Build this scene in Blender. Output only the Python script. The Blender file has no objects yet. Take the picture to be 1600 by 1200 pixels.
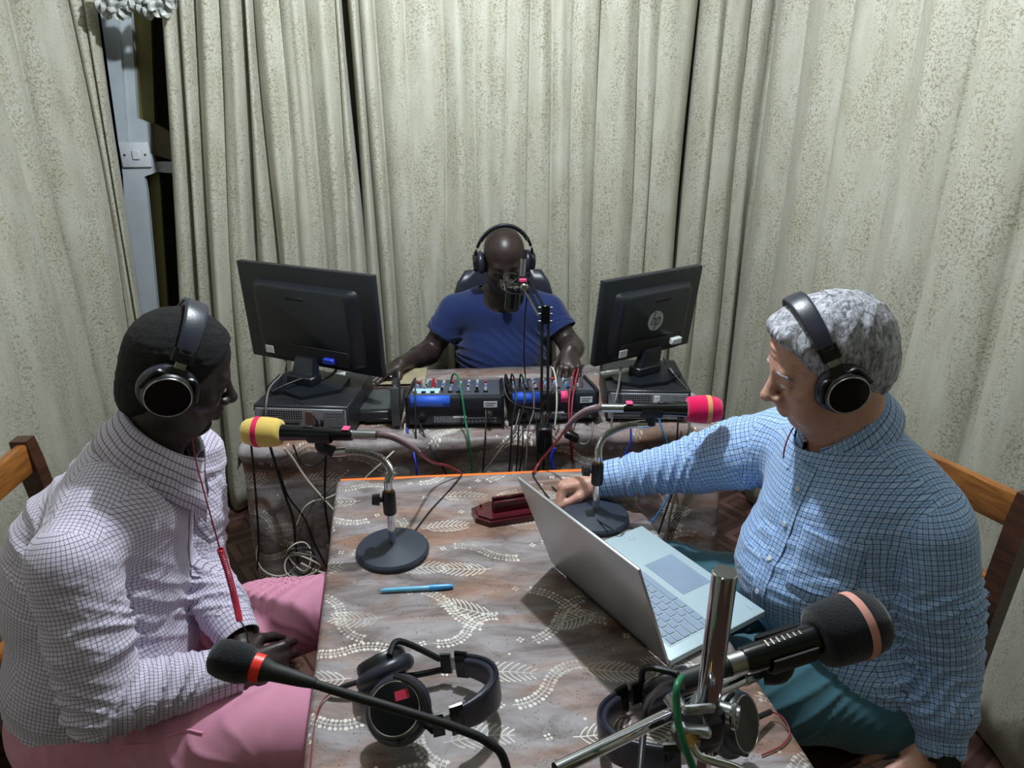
import bpy, bmesh, math, random
import numpy as np
from mathutils import Vector, Matrix
random.seed(7); rng = np.random.RandomState(7)
SC = bpy.context.scene; COL = SC.collection
# ---------------------------------------------------------------- camera
FOC = 1100.0; PIT = math.radians(21.35); CAMZ = 1.68
cam_d = bpy.data.cameras.new('camera'); cam = bpy.data.objects.new('camera', cam_d); COL.objects.link(cam)
cam.location = (0, 0, CAMZ); cam.rotation_euler = (math.pi/2 - PIT, 0, 0)
cam_d.sensor_width = 36; cam_d.lens = 36*FOC/1600; cam_d.clip_start = .02
SC.camera = cam
# ---------------------------------------------------------------- world, lamps, exposure
SC.view_settings.view_transform = 'Standard'; SC.view_settings.look = 'None'
SC.view_settings.exposure = 0.0; SC.view_settings.gamma = 1; SC.view_settings.use_curve_mapping = False
w = bpy.data.worlds.new('world'); SC.world = w; w.use_nodes = True
w.node_tree.nodes['Background'].inputs[0].default_value = (.8, .9, 1, 1)
w.node_tree.nodes['Background'].inputs[1].default_value = .0
def lamp(name, loc, power, size, color=(1, 1, 1)):
    l = bpy.data.lights.new(name, 'POINT'); l.energy = power; l.shadow_soft_size = size; l.color = color
    o = bpy.data.objects.new(name, l); o.location = loc; COL.objects.link(o); return o
LAMP = Vector((-.02, 1.65, 2.62))
lamp('bulb_light', LAMP, 132, .035, (.86, .94, 1.0))
la = bpy.data.lights.new('fill_area_light', 'AREA'); la.shape = 'RECTANGLE'; la.size = 1.2; la.size_y = .06  # soft fill added overhead behind the camera, not a fitting of the room
la.energy = 1.2; la.color = (.84, .92, 1.0)
lo = bpy.data.objects.new('fill_area_light', la); lo.location = (-.1, -.35, 2.80); COL.objects.link(lo)
# ---------------------------------------------------------------- pixel helpers (photo 1600x1200)
_R = np.array([1., 0, 0]); _F = np.array([0, math.cos(PIT), -math.sin(PIT)]); _U = np.array([0, math.sin(PIT), math.cos(PIT)])
_C = np.array([0, 0, CAMZ])
def ray(x, y): return _F + (x-800)/FOC*_R - (y-600)/FOC*_U
def at(x, y, d): return Vector(_C + d*ray(x, y))
def onz(x, y, z):
    r = ray(x, y); return Vector(_C + (z-CAMZ)/r[2]*r)
def aty(x, y, Y):
    r = ray(x, y); return Vector(_C + Y/r[1]*r)
# ---------------------------------------------------------------- object helpers
def tag(o, label=None, cat=None, group=None, kind=None):
    if label: o['label'] = label
    if cat: o['category'] = cat
    if group: o['group'] = group
    if kind: o['kind'] = kind
    return o
WM = {}
def thing(name, label, cat, loc=(0, 0, 0), rz=0, group=None, mat=None):
    o = bpy.data.objects.new(name, None); COL.objects.link(o); o.empty_display_size = .05
    m = mat if mat is not None else Matrix.Translation(Vector(loc)) @ Matrix.Rotation(rz, 4, 'Z')
    o.matrix_world = m; o.location = m.to_translation(); o.rotation_euler = m.to_euler(); WM[o.name] = m
    return tag(o, label, cat, group)
def frame(z, x=None):
    z = Vector(z).normalized()
    x = Vector(x) if x is not None else (Vector((1, 0, 0)) if abs(z.x) < .9 else Vector((0, 1, 0)))
    x = (x - z*x.dot(z)).normalized(); y = z.cross(x)
    return Matrix((x, y, z)).transposed()
def F4(origin, z, x=None):
    m = frame(z, x).to_4x4(); m.translation = Vector(origin); return m
def smooth_path(pts, n=6):
    P = [Vector(p) for p in pts]
    if len(P) < 3: return P
    out = []
    for i in range(len(P)-1):
        p0 = P[max(i-1, 0)]; p1 = P[i]; p2 = P[i+1]; p3 = P[min(i+2, len(P)-1)]
        for k in range(n):
            t = k/n
            out.append(.5*((2*p1)+(p2-p0)*t+(2*p0-5*p1+4*p2-p3)*t*t+(3*p1-p0-3*p2+p3)*t**3))
    out.append(P[-1]); return out
class MB:
    def __init__(s): s.v = []; s.f = []; s.uv = None
    def add(s, vs, fs):
        n = len(s.v); s.v += [tuple(v) for v in vs]; s.f += [tuple(i+n for i in f) for f in fs]; return s
    def box(s, c, size, rot=None, bev=0, seg=1):
        bm = bmesh.new(); bmesh.ops.create_cube(bm, size=1)
        for v in bm.verts: v.co = Vector((v.co.x*size[0], v.co.y*size[1], v.co.z*size[2]))
        if bev > 0: bmesh.ops.bevel(bm, geom=bm.edges[:], offset=min(bev, min(size)*.45), segments=seg, affect='EDGES', profile=.5)
        m = Matrix.Translation(Vector(c)) @ (rot.to_4x4() if rot is not None else Matrix.Identity(4))
        bm.verts.index_update(); s.add([m @ v.co for v in bm.verts], [[v.index for v in f.verts] for f in bm.faces]); bm.free(); return s
    def ring_stack(s, rings, cap0=True, cap1=True, closed=False):
        n = len(s.v); k = len(rings[0])
        for r in rings: s.v += [tuple(p) for p in r]
        m = len(rings)
        for i in range(m if closed else m-1):
            a = n+i*k; b = n+((i+1) % m)*k
            for j in range(k): s.f.append((a+j, a+(j+1) % k, b+(j+1) % k, b+j))
        if not closed:
            if cap0: s.f.append(tuple(n+j for j in reversed(range(k))))
            if cap1: s.f.append(tuple(n+(m-1)*k+j for j in range(k)))
        return s
    def cyl(s, a, b, r, r2=None, seg=16):
        a = Vector(a); b = Vector(b); fr = frame(b-a); r2 = r if r2 is None else r2
        c = [(math.cos(2*math.pi*j/seg), math.sin(2*math.pi*j/seg)) for j in range(seg)]
        return s.ring_stack([[a+fr@Vector((x*r, y*r, 0)) for x, y in c], [b+fr@Vector((x*r2, y*r2, 0)) for x, y in c]])
    def lathe(s, prof, m=None, seg=24):
        m = m if m is not None else Matrix.Identity(4)
        rings = [[m@Vector((max(r, 1e-5)*math.cos(2*math.pi*j/seg), max(r, 1e-5)*math.sin(2*math.pi*j/seg), z)) for j in range(seg)] for r, z in prof]
        return s.ring_stack(rings)
    def tube(s, pts, r, seg=8, n=6, flat=None, up=None):
        P = smooth_path(pts, n); m = len(P); rings = []
        t = (P[1]-P[0]).normalized(); x = frame(t, up).col[0].copy()
        for i, p in enumerate(P):
            t = (P[min(i+1, m-1)]-P[max(i-1, 0)]).normalized()
            x = (x-t*x.dot(t)).normalized(); y = t.cross(x)
            rr = r if not hasattr(r, '__len__') else np.interp(i/(m-1), np.linspace(0, 1, len(r)), r)
            fx = rr; fy = rr*(flat if flat else 1)
            rings.append([p+x*fx*math.cos(2*math.pi*j/seg)+y*fy*math.sin(2*math.pi*j/seg) for j in range(seg)])
        return s.ring_stack(rings)
    def torus(s, m, R, r, seg=32, k=8, sx=1, sy=1):
        rings = []
        for i in range(seg):
            a = 2*math.pi*i/seg; c = Vector((math.cos(a)*sx, math.sin(a)*sy, 0))
            rings.append([m@(c*R+c*r*math.cos(2*math.pi*j/k)+Vector((0, 0, r*math.sin(2*math.pi*j/k)))) for j in range(k)])
        return s.ring_stack(rings, closed=True)
    def ell(s, c, r, rot=None, seg=20, m=10):
        rot = rot.to_3x3() if rot is not None else Matrix.Identity(3); c = Vector(c)
        rings = []
        for i in range(1, m):
            th = math.pi*i/m
            rings.append([c+rot@Vector((r[0]*math.sin(th)*math.cos(2*math.pi*j/seg), r[1]*math.sin(th)*math.sin(2*math.pi*j/seg), -r[2]*math.cos(th))) for j in range(seg)])
        n = len(s.v); s.ring_stack(rings, False, False)
        a = len(s.v); s.v += [tuple(c+rot@Vector((0, 0, -r[2]))), tuple(c+rot@Vector((0, 0, r[2])))]
        for j in range(seg):
            s.f.append((a, n+(j+1) % seg, n+j)); q = n+(m-2)*seg; s.f.append((a+1, q+j, q+(j+1) % seg))
        return s
    def prism(s, poly, m, z0, z1):
        n = len(poly); a = [m@Vector((x, y, z0)) for x, y in poly]; b = [m@Vector((x, y, z1)) for x, y in poly]
        area = sum(poly[i][0]*poly[(i+1) % n][1]-poly[(i+1) % n][0]*poly[i][1] for i in range(n))
        if area < 0: a.reverse(); b.reverse()
        return s.ring_stack([a, b])
    def strip(s, P, Q, th=0):            # sheet between two polylines
        n = len(s.v); k = len(P); s.v += [tuple(p) for p in P]+[tuple(q) for q in Q]
        for i in range(k-1): s.f.append((n+i, n+i+1, n+k+i+1, n+k+i))
        return s
    def build(s, name, mat, parent=None, world=False, sharp=38, loc=None):
        me = bpy.data.meshes.new(name); V = s.v
        if parent is not None and world:
            mi = WM[parent.name].inverted(); V = [mi@Vector(v) for v in V]
        L = None
        if parent is None:
            if loc is None:
                A = np.array(V); loc = ((A[:, 0].min()+A[:, 0].max())/2, (A[:, 1].min()+A[:, 1].max())/2, A[:, 2].min())
            L = Vector(loc); V = [Vector(v)-L for v in V]
        me.from_pydata([tuple(v) for v in V], [], s.f)
        me.polygons.foreach_set('use_smooth', [True]*len(me.polygons)); me.set_sharp_from_angle(angle=math.radians(sharp))
        if s.uv is not None:
            ul = me.uv_layers.new(name='uv'); ul.data.foreach_set('uv', np.array(s.uv, dtype=np.float32).ravel())
        me.materials.append(mat); me.update()
        o = bpy.data.objects.new(name, me); COL.objects.link(o)
        if parent is not None: o.parent = parent; WM[o.name] = WM[parent.name]
        else:
            o.location = L; WM[o.name] = Matrix.Translation(L)
        return o
def copy_thing(o, mat, label, group=None, parent=None):
    c = o.copy(); COL.objects.link(c)
    if parent is None:
        c.location = mat.to_translation(); c.rotation_euler = mat.to_euler(); tag(c, label, None, group)
    else: c.parent = parent
    for ch in list(o.children): copy_thing(ch, None, None, None, c)
    return c
def struct(o): o['kind'] = 'structure'; return o
# ---------------------------------------------------------------- material helpers
def lin(c):
    return tuple(((x/255)/12.92 if x/255 <= .04045 else ((x/255+.055)/1.055)**2.4) for x in c)+(1,)
class NT:
    def __init__(s, name):
        s.m = bpy.data.materials.new(name); s.m.use_nodes = True; s.t = s.m.node_tree; s.b = s.t.nodes['Principled BSDF']
    def n(s, typ, **kw):
        nd = s.t.nodes.new(typ); ins = kw.pop('ins', {})
        for k, v in kw.items(): setattr(nd, k, v)
        for k, v in ins.items():
            if isinstance(v, bpy.types.NodeSocket): s.t.links.new(v, nd.inputs[k])
            else: nd.inputs[k].default_value = v
        return nd
    def math(s, op, a, b=None, c=None):
        nd = s.t.nodes.new('ShaderNodeMath'); nd.operation = op
        for i, v in enumerate((a, b, c)):
            if v is None: continue
            if isinstance(v, bpy.types.NodeSocket): s.t.links.new(v, nd.inputs[i])
            else: nd.inputs[i].default_value = v
        return nd.outputs[0]
    def mix(s, f, a, b, blend='MIX'):
        nd = s.t.nodes.new('ShaderNodeMix'); nd.data_type = 'RGBA'; nd.blend_type = blend
        for i, v in ((0, f), (6, a), (7, b)):
            if isinstance(v, bpy.types.NodeSocket): s.t.links.new(v, nd.inputs[i])
            else: nd.inputs[i].default_value = v
        return nd.outputs[2]
    def ramp(s, f, stops):
        nd = s.t.nodes.new('ShaderNodeValToRGB'); s.t.links.new(f, nd.inputs[0]); e = nd.color_ramp.elements
        while len(e) < len(stops): e.new(.5)
        for i, (p, c) in enumerate(stops): e[i].position = p; e[i].color = c if len(c) == 4 else lin(c)
        return nd.outputs[0]
    def noise(s, vec, scale, detail=3, rough=.5, dist=0):
        nd = s.n('ShaderNodeTexNoise'); s.t.links.new(vec, nd.inputs['Vector'])
        nd.inputs['Scale'].default_value = scale; nd.inputs['Detail'].default_value = detail
        nd.inputs['Roughness'].default_value = rough; nd.inputs['Distortion'].default_value = dist
        return nd.outputs[0]
    def bump(s, h, strength=.3, dist=.002, prev=None):
        nd = s.n('ShaderNodeBump'); nd.inputs['Strength'].default_value = strength; nd.inputs['Distance'].default_value = dist
        s.t.links.new(h, nd.inputs['Height'])
        if prev: s.t.links.new(prev, nd.inputs['Normal'])
        s.t.links.new(nd.outputs[0], s.b.inputs['Normal']); return nd.outputs[0]
    def set(s, **kw):
        for k, v in kw.items():
            k = {'color': 'Base Color', 'rough': 'Roughness', 'metal': 'Metallic', 'spec': 'Specular IOR Level', 'sheen': 'Sheen Weight', 'coat': 'Coat Weight', 'sss': 'Subsurface Weight', 'trans': 'Transmission Weight'}.get(k, k)
            if isinstance(v, bpy.types.NodeSocket): s.t.links.new(v, s.b.inputs[k])
            else: s.b.inputs[k].default_value = v
        return s
    def coord(s, which='Object'): return s.n('ShaderNodeTexCoord').outputs[which]
def mat(name, c, rough=.5, metal=0, var=.12, scale=30, bump=0, bscale=200, **kw):
    t = NT(name); co = t.coord(); c = lin(c)
    dark = tuple(x*(1-var) for x in c[:3])+(1,); lite = tuple(min(1, x*(1+var)) for x in c[:3])+(1,)
    t.set(color=t.mix(t.noise(co, scale), dark, lite), rough=rough, metal=metal, **kw)
    if bump: t.bump(t.noise(co, bscale, 2), bump, .001)
    return t.m
# ---------------------------------------------------------------- materials
K = {}
def curtain_mat():
    t = NT('curtain_fabric'); uv = t.coord('UV')
    wob = t.n('ShaderNodeVectorMath', operation='ADD', ins={0: uv})
    nz = t.n('ShaderNodeTexNoise', ins={'Vector': uv, 'Scale': 110.0, 'Detail': 2.0})
    sc = t.n('ShaderNodeVectorMath', operation='SCALE', ins={0: nz.outputs['Color'], 'Scale': .013})
    t.t.links.new(sc.outputs[0], wob.inputs[1])
    vo = t.n('ShaderNodeTexVoronoi', feature='DISTANCE_TO_EDGE', ins={'Vector': wob.outputs[0], 'Scale': 92.0})
    line = t.math('LESS_THAN', vo.outputs['Distance'], .075)
    mp = t.n('ShaderNodeMapping', ins={'Vector': uv}); mp.inputs['Scale'].default_value = (7, 1.6, 1)
    msk = t.math('SUBTRACT', t.noise(mp.outputs[0], 1.6, 4, .6), .38); msk = t.math('MULTIPLY', msk, 6); 
    msk = t.math('MINIMUM', t.math('MAXIMUM', msk, .12), 1.0)
    brk = t.math('GREATER_THAN', t.noise(uv, 95, 2), .47)
    line = t.math('MULTIPLY', t.math('MULTIPLY', line, brk), msk)
    base = t.mix(t.noise(uv, 5, 3), lin((172, 169, 152)), lin((192, 191, 180)))
    base = t.mix(t.math('GREATER_THAN', t.noise(uv, 420, 1), .67), base, lin((222, 226, 216)))
    msk2 = t.n('ShaderNodeMapRange', ins={'Value': t.noise(mp.outputs[0], 3.1, 3, .6), 'From Min': .35, 'From Max': .65, 'To Min': 0.0, 'To Max': .35}).outputs[0]
    base = t.mix(msk2, base, lin((150, 144, 120)))
    t.set(color=t.mix(t.math('MULTIPLY', line, .78), base, lin((118, 110, 80))), rough=t.math('SUBTRACT', .62, t.math('MULTIPLY', line, .25)), spec=.35, sheen=.15)
    t.bump(t.noise(uv, 260, 2), .25, .002, t.bump(t.noise(mp.outputs[0], 2.5, 3), .5, .01))
    return t.m
K['curtain'] = curtain_mat()
def make_print():
    N = 1400; S = .62; ppm = N/S; A = np.zeros((N, N), np.float32); yy, xx = np.mgrid[-14:15, -14:15]
    def stamp(x, y, r):
        cx = int(round(x*ppm)); cy = int(round(y*ppm)); rr = r*ppm
        k = np.clip(rr+.5-np.hypot(xx-(x*ppm-cx), yy-(y*ppm-cy)), 0, 1)
        iy = (cy+yy) % N; ix = (cx+xx) % N; A[iy, ix] = np.maximum(A[iy, ix], k)
    def stroke(P, r0, r1):
        for i in range(len(P)-1):
            L = math.dist(P[i], P[i+1]); n = max(2, int(L*ppm/1.2))
            for k in range(n):
                t = k/n; u = (i+t)/(len(P)-1); stamp(P[i][0]*(1-t)+P[i+1][0]*t, P[i][1]*(1-t)+P[i+1][1]*t, r0*(1-u)+r1*u)
    R = random.Random(5)
    def fern(x, y, a, L, cur):
        P = []; n = 10
        for i in range(n+1):
            P.append((x, y, a)); x += math.cos(a)*L/n; y += math.sin(a)*L/n; a += cur/n
        stroke([p[:2] for p in P], .0011, .0007)
        for i in range(1, n):
            q = math.sin(math.pi*(i/n)**.7); ll = .012+.022*q
            for sg in (-1, 1):
                b = P[i][2]+sg*1.0; pts = []; px, py = P[i][:2]
                for k in range(5): pts.append((px, py)); px += math.cos(b)*ll/4; py += math.sin(b)*ll/4; b -= sg*.13
                stroke(pts, .0008, .0014)
    def vine(x, y, a, L, cur):
        n = 20; P = []
        for i in range(n+1):
            P.append((x, y, a)); x += math.cos(a)*L/n; y += math.sin(a)*L/n; a += (cur if i < n/2 else -cur)/n*2
        stroke([p[:2] for p in P], .0007, .0006)
        for i in range(1, n+1):
            for sg in (-1, 1):
                b = P[i][2]+sg*1.4; d = .0085; ex, ey = P[i][0]+math.cos(b)*d, P[i][1]+math.sin(b)*d
                stroke([P[i][:2], (ex, ey)], .0005, .0005); stamp(ex, ey, .0029+.0009*math.sin(i*2.3))
    for gy in range(8):
        y = (gy+.5)*S/8
        for gx in range(3):
            x = (gx+.1+.33*(gy % 3))*S/3+R.uniform(-.015, .015)
            if gy % 2 == 0: fern(x, y+R.uniform(-.01, .01), R.choice([0, 0, math.pi])+R.uniform(-.3, .3), R.uniform(.095, .125), R.uniform(-.5, .5)); k = (x+.165, y+R.uniform(-.01, .01))
            else: vine(x, y+R.uniform(-.01, .01), R.uniform(-.5, .5), R.uniform(.15, .19), R.choice([-1, 1])*R.uniform(.7, 1.4)); k = (x-.02, y)
            for q in range(4): stamp(k[0]+.005*math.cos(q*1.57+gx), k[1]+.005*math.sin(q*1.57+gx), .0026)
            if (gx+gy) % 2: stamp(x+R.uniform(.02, .15), y+.035, .0028)
    im = bpy.data.images.new('leaf_print', N, N, alpha=False); im.colorspace_settings.name = 'Non-Color'
    px = np.ones((N, N, 4), np.float32); px[..., :3] = A[..., None]; im.pixels.foreach_set(px.ravel()); im.update(); im.pack(); return im, S
def cloth_mat():
    im, S = make_print(); t = NT('leaf_print_cloth'); uv = t.coord('UV')
    mp = t.n('ShaderNodeMapping', ins={'Vector': uv}); mp.inputs['Scale'].default_value = (1/S, 1/S, 1)
    tx = t.n('ShaderNodeTexImage', image=im, ins={'Vector': mp.outputs[0]})
    st = t.n('ShaderNodeMapping', ins={'Vector': uv}); st.inputs['Scale'].default_value = (.9, 2.6, 1)
    n1 = t.noise(st.outputs[0], 7, 5, .62, .6); n2 = t.noise(st.outputs[0], 3.2, 4, .6, .9)
    a = t.ramp(n1, [(.28, (84, 72, 70)), (.45, (126, 116, 116)), (.58, (150, 143, 146)), (.75, (170, 164, 164))])
    b = t.ramp(n1, [(.3, (84, 62, 54)), (.5, (132, 102, 88)), (.72, (164, 132, 116))])
    m = t.n('ShaderNodeMapRange', ins={'Value': n2, 'From Min': .46, 'From Max': .61}).outputs[0]
    base = t.mix(m, a, b)
    # small dark dotted twigs between the pale sprigs
    vo = t.n('ShaderNodeTexVoronoi', ins={'Vector': uv, 'Scale': 190.0}); n3 = t.noise(uv, 16, 2)
    dots = t.math('MULTIPLY', t.math('LESS_THAN', vo.outputs['Distance'], .26), t.math('COMPARE', n3, .5, .018))
    base = t.mix(t.math('MULTIPLY', dots, .75), base, lin((38, 30, 32)))
    fade = t.n('ShaderNodeMapRange', ins={'Value': t.noise(uv, 6, 3), 'From Min': .36, 'From Max': .56, 'To Min': .25, 'To Max': 1.0}).outputs[0]
    tip = t.mix(t.noise(uv, 8, 2), lin((226, 222, 196)), lin((214, 210, 214)))
    t.set(color=t.mix(t.math('MULTIPLY', tx.outputs[0], fade), base, tip), rough=.48, spec=.4)
    t.bump(t.noise(uv, 14, 4), .35, .012, t.bump(t.noise(uv, 500, 1), .2, .001))
    return t.m
K['cloth'] = cloth_mat()
def floor_mat():
    t = NT('patterned_vinyl_floor'); co = t.coord()
    mp = t.n('ShaderNodeMapping', ins={'Vector': co}); mp.inputs['Rotation'].default_value = (0, 0, .95); mp.inputs['Scale'].default_value = (5.2, 5.2, 1)
    sp = t.n('ShaderNodeSeparateXYZ', ins={0: mp.outputs[0]})
    ax = t.math('ABSOLUTE', t.math('SUBTRACT', t.math('FRACT', sp.outputs[0]), .5)); ay = t.math('ABSOLUTE', t.math('SUBTRACT', t.math('FRACT', sp.outputs[1]), .5))
    d = t.math('MAXIMUM', ax, ay)
    r = t.ramp(d, [(0, (116, 82, 72)), (.2, (116, 82, 72)), (.205, (66, 40, 38)), (.25, (66, 40, 38)), (.255, (128, 92, 82)), (.40, (128, 92, 82)), (.41, (62, 36, 36)), (.47, (84, 54, 50))])
    r2 = t.mix(t.math('GREATER_THAN', ax, ay), r, t.mix(.35, r, lin((60, 40, 40))))
    t.set(color=t.mix(t.math('MULTIPLY', t.noise(co, 12, 4), .6), r2, lin((74, 52, 48))), rough=.42); return t.m
K['floor'] = floor_mat()
def wood_mat(name, a, b, rough=.35):
    t = NT(name); co = t.coord(); mp = t.n('ShaderNodeMapping', ins={'Vector': co}); mp.inputs['Scale'].default_value = (2, 14, 14)
    n = t.noise(mp.outputs[0], 3, 5, .6, 1.5)
    t.set(color=t.ramp(n, [(.3, a), (.7, b)]), rough=rough); t.bump(n, .15, .002); return t.m
K['wood'] = wood_mat('varnished_chair_wood', (104, 58, 22), (178, 116, 56))
K['wood_dark'] = wood_mat('dark_chair_wood', (38, 24, 18), (84, 50, 32))
K['mahogany'] = wood_mat('red_brown_lacquer', (50, 14, 22), (86, 24, 34), .22)
K['brown_board'] = wood_mat('dark_brown_board', (40, 26, 24), (66, 42, 36), .4)
K['orange'] = mat('orange_edge_paint', (236, 120, 44), .5)
K['wall'] = mat('dirty_olive_wall_paint', (120, 116, 84), .8, var=.25, scale=6, bump=.2)
K['ceil'] = mat('white_ceiling_board', (150, 150, 144), .8)
K['white_board'] = mat('pale_painted_board', (176, 184, 190), .55, var=.2, scale=9)
K['olive'] = mat('olive_painted_panel', (112, 106, 62), .7, var=.25, scale=7)
K['dark_gap'] = mat('dark_opening_shade', (58, 50, 42), .8)  # shade of the opening behind the curtains, put into the colour
K['switch'] = mat('white_switch_plastic', (205, 208, 214), .35, var=.03)
K['screw'] = mat('steel_screw', (110, 110, 112), .3, 1)
K['blk'] = mat('black_plastic', (20, 21, 25), .38, var=.2, scale=60, bump=.08, bscale=900)
K['blk_gloss'] = mat('glossy_black_plastic', (12, 13, 16), .16, var=.1)
K['blk_soft'] = mat('black_rubber', (16, 16, 18), .6, var=.2)
K['mon'] = mat('monitor_shell_plastic', (23, 27, 35), .36, var=.15, scale=40, bump=.06, bscale=1200)
K['mon_edge'] = mat('monitor_rim_plastic', (62, 64, 66), .3)
K['screen'] = mat('dark_screen_glass', (10, 12, 16), .08)
K['pc'] = mat('computer_case_black', (34, 35, 40), .42, var=.15, bump=.06, bscale=900)
K['pc_back'] = mat('zinc_rear_panel', (150, 150, 158), .4, .25, var=.1)
K['pc_hole'] = mat('vent_hole_dark', (14, 14, 16), .8)
K['chrome'] = mat('chrome_tube', (214, 216, 222), .09, 1, var=.1, scale=20)
K['steel'] = mat('satin_steel', (176, 178, 180), .26, 1, var=.08)
K['knurl'] = mat('flexible_metal_hose', (178, 176, 172), .22, 1, var=.08)
K['brass'] = mat('brass_ring', (150, 116, 56), .3, 1)
K['base'] = mat('cast_base_paint', (48, 55, 68), .42, var=.1, bump=.12, bscale=700)
def foam(name, c):
    t = NT(name); co = t.coord(); n = t.noise(co, 420, 3, .7); c = lin(c)
    t.set(color=t.mix(n, tuple(x*.72 for x in c[:3])+(1,), tuple(min(1, x*1.2) for x in c[:3])+(1,)), rough=.95, spec=.1, sheen=.3)
    t.bump(n, .7, .002); return t.m
K['foam_y'] = foam('yellow_foam', (226, 194, 104)); K['foam_p'] = foam('hot_pink_foam', (226, 22, 92)); K['foam_b'] = foam('black_foam', (26, 27, 33))
K['band_p'] = mat('pink_elastic_band', (214, 24, 82), .7); K['band_t'] = mat('tan_elastic_band', (214, 150, 96), .7); K['band_s'] = mat('salmon_elastic_band', (206, 146, 134), .75)
K['red_ring'] = mat('red_ring_plastic', (236, 44, 32), .4); K['pink_tape'] = mat('pink_tape', (240, 74, 130), .6); K['red_tape'] = mat('crimson_tape', (176, 34, 66), .6)
K['blue_tape'] = mat('blue_masking_tape', (36, 92, 206), .55, var=.06); K['blue_tape_txt'] = mat('faint_pen_on_tape', (84, 104, 200), .6)
K['label_w'] = mat('white_sticker', (214, 218, 220), .5, var=.03); K['label_g'] = mat('printed_grey_ink', (150, 156, 168), .6); K['label_d'] = mat('dark_ink', (50, 54, 62), .6)
K['mixer'] = mat('mixer_shell', (24, 28, 38), .34, var=.12, bump=.05, bscale=900); K['mixer_top'] = mat('mixer_face_plate', (74, 78, 88), .4)
K['knob_g'] = mat('grey_knob_cap', (178, 182, 190), .4); K['knob_b'] = mat('blue_knob_cap', (60, 110, 200), .4); K['knob_r'] = mat('red_knob_cap', (208, 40, 48), .4)
K['alu'] = mat('laptop_aluminium', (186, 187, 190), .34, .55, var=.03)
K['alu_top'] = mat('laptop_keyboard_deck', (186, 206, 214), .4, .2, var=.03)
K['key'] = mat('laptop_key_grey', (142, 158, 180), .5, var=.04); K['pad'] = mat('laptop_touchpad', (150, 168, 192), .3, .2)
K['pen'] = mat('light_blue_pen', (112, 188, 224), .3); K['pen_cap'] = mat('blue_pen_cap', (58, 152, 216), .25)
K['paper'] = mat('paper_sheet', (206, 216, 214), .7, var=.04); K['paper_b'] = mat('pale_blue_label_strip', (168, 206, 216), .5)
K['leather'] = mat('black_leatherette', (40, 42, 54), .33, var=.2, scale=50, bump=.25, bscale=500)
K['stitch'] = mat('brown_leather_trim', (76, 42, 38), .5)
K['silver'] = mat('silver_trim_ring', (180, 178, 172), .2, 1)
for n, c in dict(c_blk=(20, 20, 24), c_grey=(108, 102, 100), c_white=(196, 190, 176), c_red=(128, 34, 48), c_green=(16, 104, 66), c_blue=(36, 60, 190), c_lblue=(60, 130, 200), c_pinkgrey=(122, 98, 102)).items():
    K[n] = mat('cable_'+n, c, .45, var=.05)
K['marble'] = mat('pale_marbled_sheet', (170, 158, 130), .4, var=.45, scale=25)
K['silverbox'] = mat('grey_lid_plastic', (78, 84, 88), .3, .3)
# ---------------------------------------------------------------- room
PSI = math.radians(10.5); UX = Vector((math.cos(PSI), math.sin(PSI), 0)); VX = Vector((-math.sin(PSI), math.cos(PSI), 0))
ROOM = Matrix(((UX.x, VX.x, 0, 0), (UX.y, VX.y, 0, 0), (0, 0, 1, 0), (0, 0, 0, 1)))
HT = 2.86
def wallbox(name, u0, u1, v0, v1, z0, z1, m):
    b = MB().box((0, 0, 0), (u1-u0, v1-v0, z1-z0), ROOM.to_3x3()); c = ROOM@Vector(((u0+u1)/2, (v0+v1)/2, (z0+z1)/2))
    b.v = [tuple(Vector(v)+c) for v in b.v]; return struct(b.build(name, m))
wallbox('floor', -1.5, 2.0, -1.5, 3.5, -.06, 0, K['floor'])
wallbox('ceiling', -1.5, 2.0, -1.5, 3.5, HT, HT+.06, K['ceil'])
wallbox('wall_left', -1.38, -1.3, -1.5, 3.5, 0, HT, K['wall'])
wallbox('wall_right', 1.78, 1.86, -1.5, 3.5, 0, HT, K['wall'])
wallbox('wall_front', -1.38, 1.86, -1.4, -1.3, 0, HT, K['wall'])
# back wall with the doorway that shows in the gap of the curtains
def on_back(px, py, v=3.08):      # point of the back wall plane seen at a pixel
    r = Vector(ray(px, py)); c = Vector(_C); t = (v-c.dot(VX))/r.dot(VX); return c+r*t
uL = on_back(205, 240).dot(UX)
wallbox('wall_back', uL+.33, 1.86, 3.10, 3.2, 0, HT, K['wall'])
wallbox('wall_back_left', -1.38, uL-.14, 3.10, 3.2, 0, HT, K['wall']) 
wallbox('wall_back_recess', -1.38, 1.0, 3.34, 3.4, 0, HT, K['dark_gap'])
def bpoly(name, pix, v, th, m, parent=None):
    P = [on_back(x, y, v) for x, y in pix]; o = ROOM@Vector((0, v, 0))
    m4 = Matrix((UX.to_4d(), Vector((0, 0, 1, 0)), (-VX).to_4d(), Vector((0, 0, 0, 1)))).transposed()
    for i in range(3): m4[i][3] = (VX*v)[i]
    m4[3][0] = m4[3][1] = m4[3][2] = 0; m4[3][3] = 1
    b = MB().prism([(p.dot(UX), p.z) for p in P], m4, 0, th); return b.build(name, m, parent, parent is not None)
fr = bpoly('trim_1', [(150, -60), (183, -60), (203, 240), (240, 240), (248, 268), (229, 275), (233, 300), (262, 620), (216, 620), (196, 275)], 3.10, .03, K['white_board']); struct(fr)
b = bpoly('trim_2', [(186, -60), (204, -60), (218, 185), (238, 192), (240, 242), (206, 242)], 3.12, .03, K['white_board']); struct(b)
b = bpoly('trim_3', [(208, -60), (236, -60), (245, 195), (219, 186)], 3.16, .03, K['olive']); struct(b)
b = bpoly('trim_4', [(236, 268), (252, 270), (276, 640), (262, 620), (245, 420)], 3.16, .03, K['olive']); struct(b)
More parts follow.
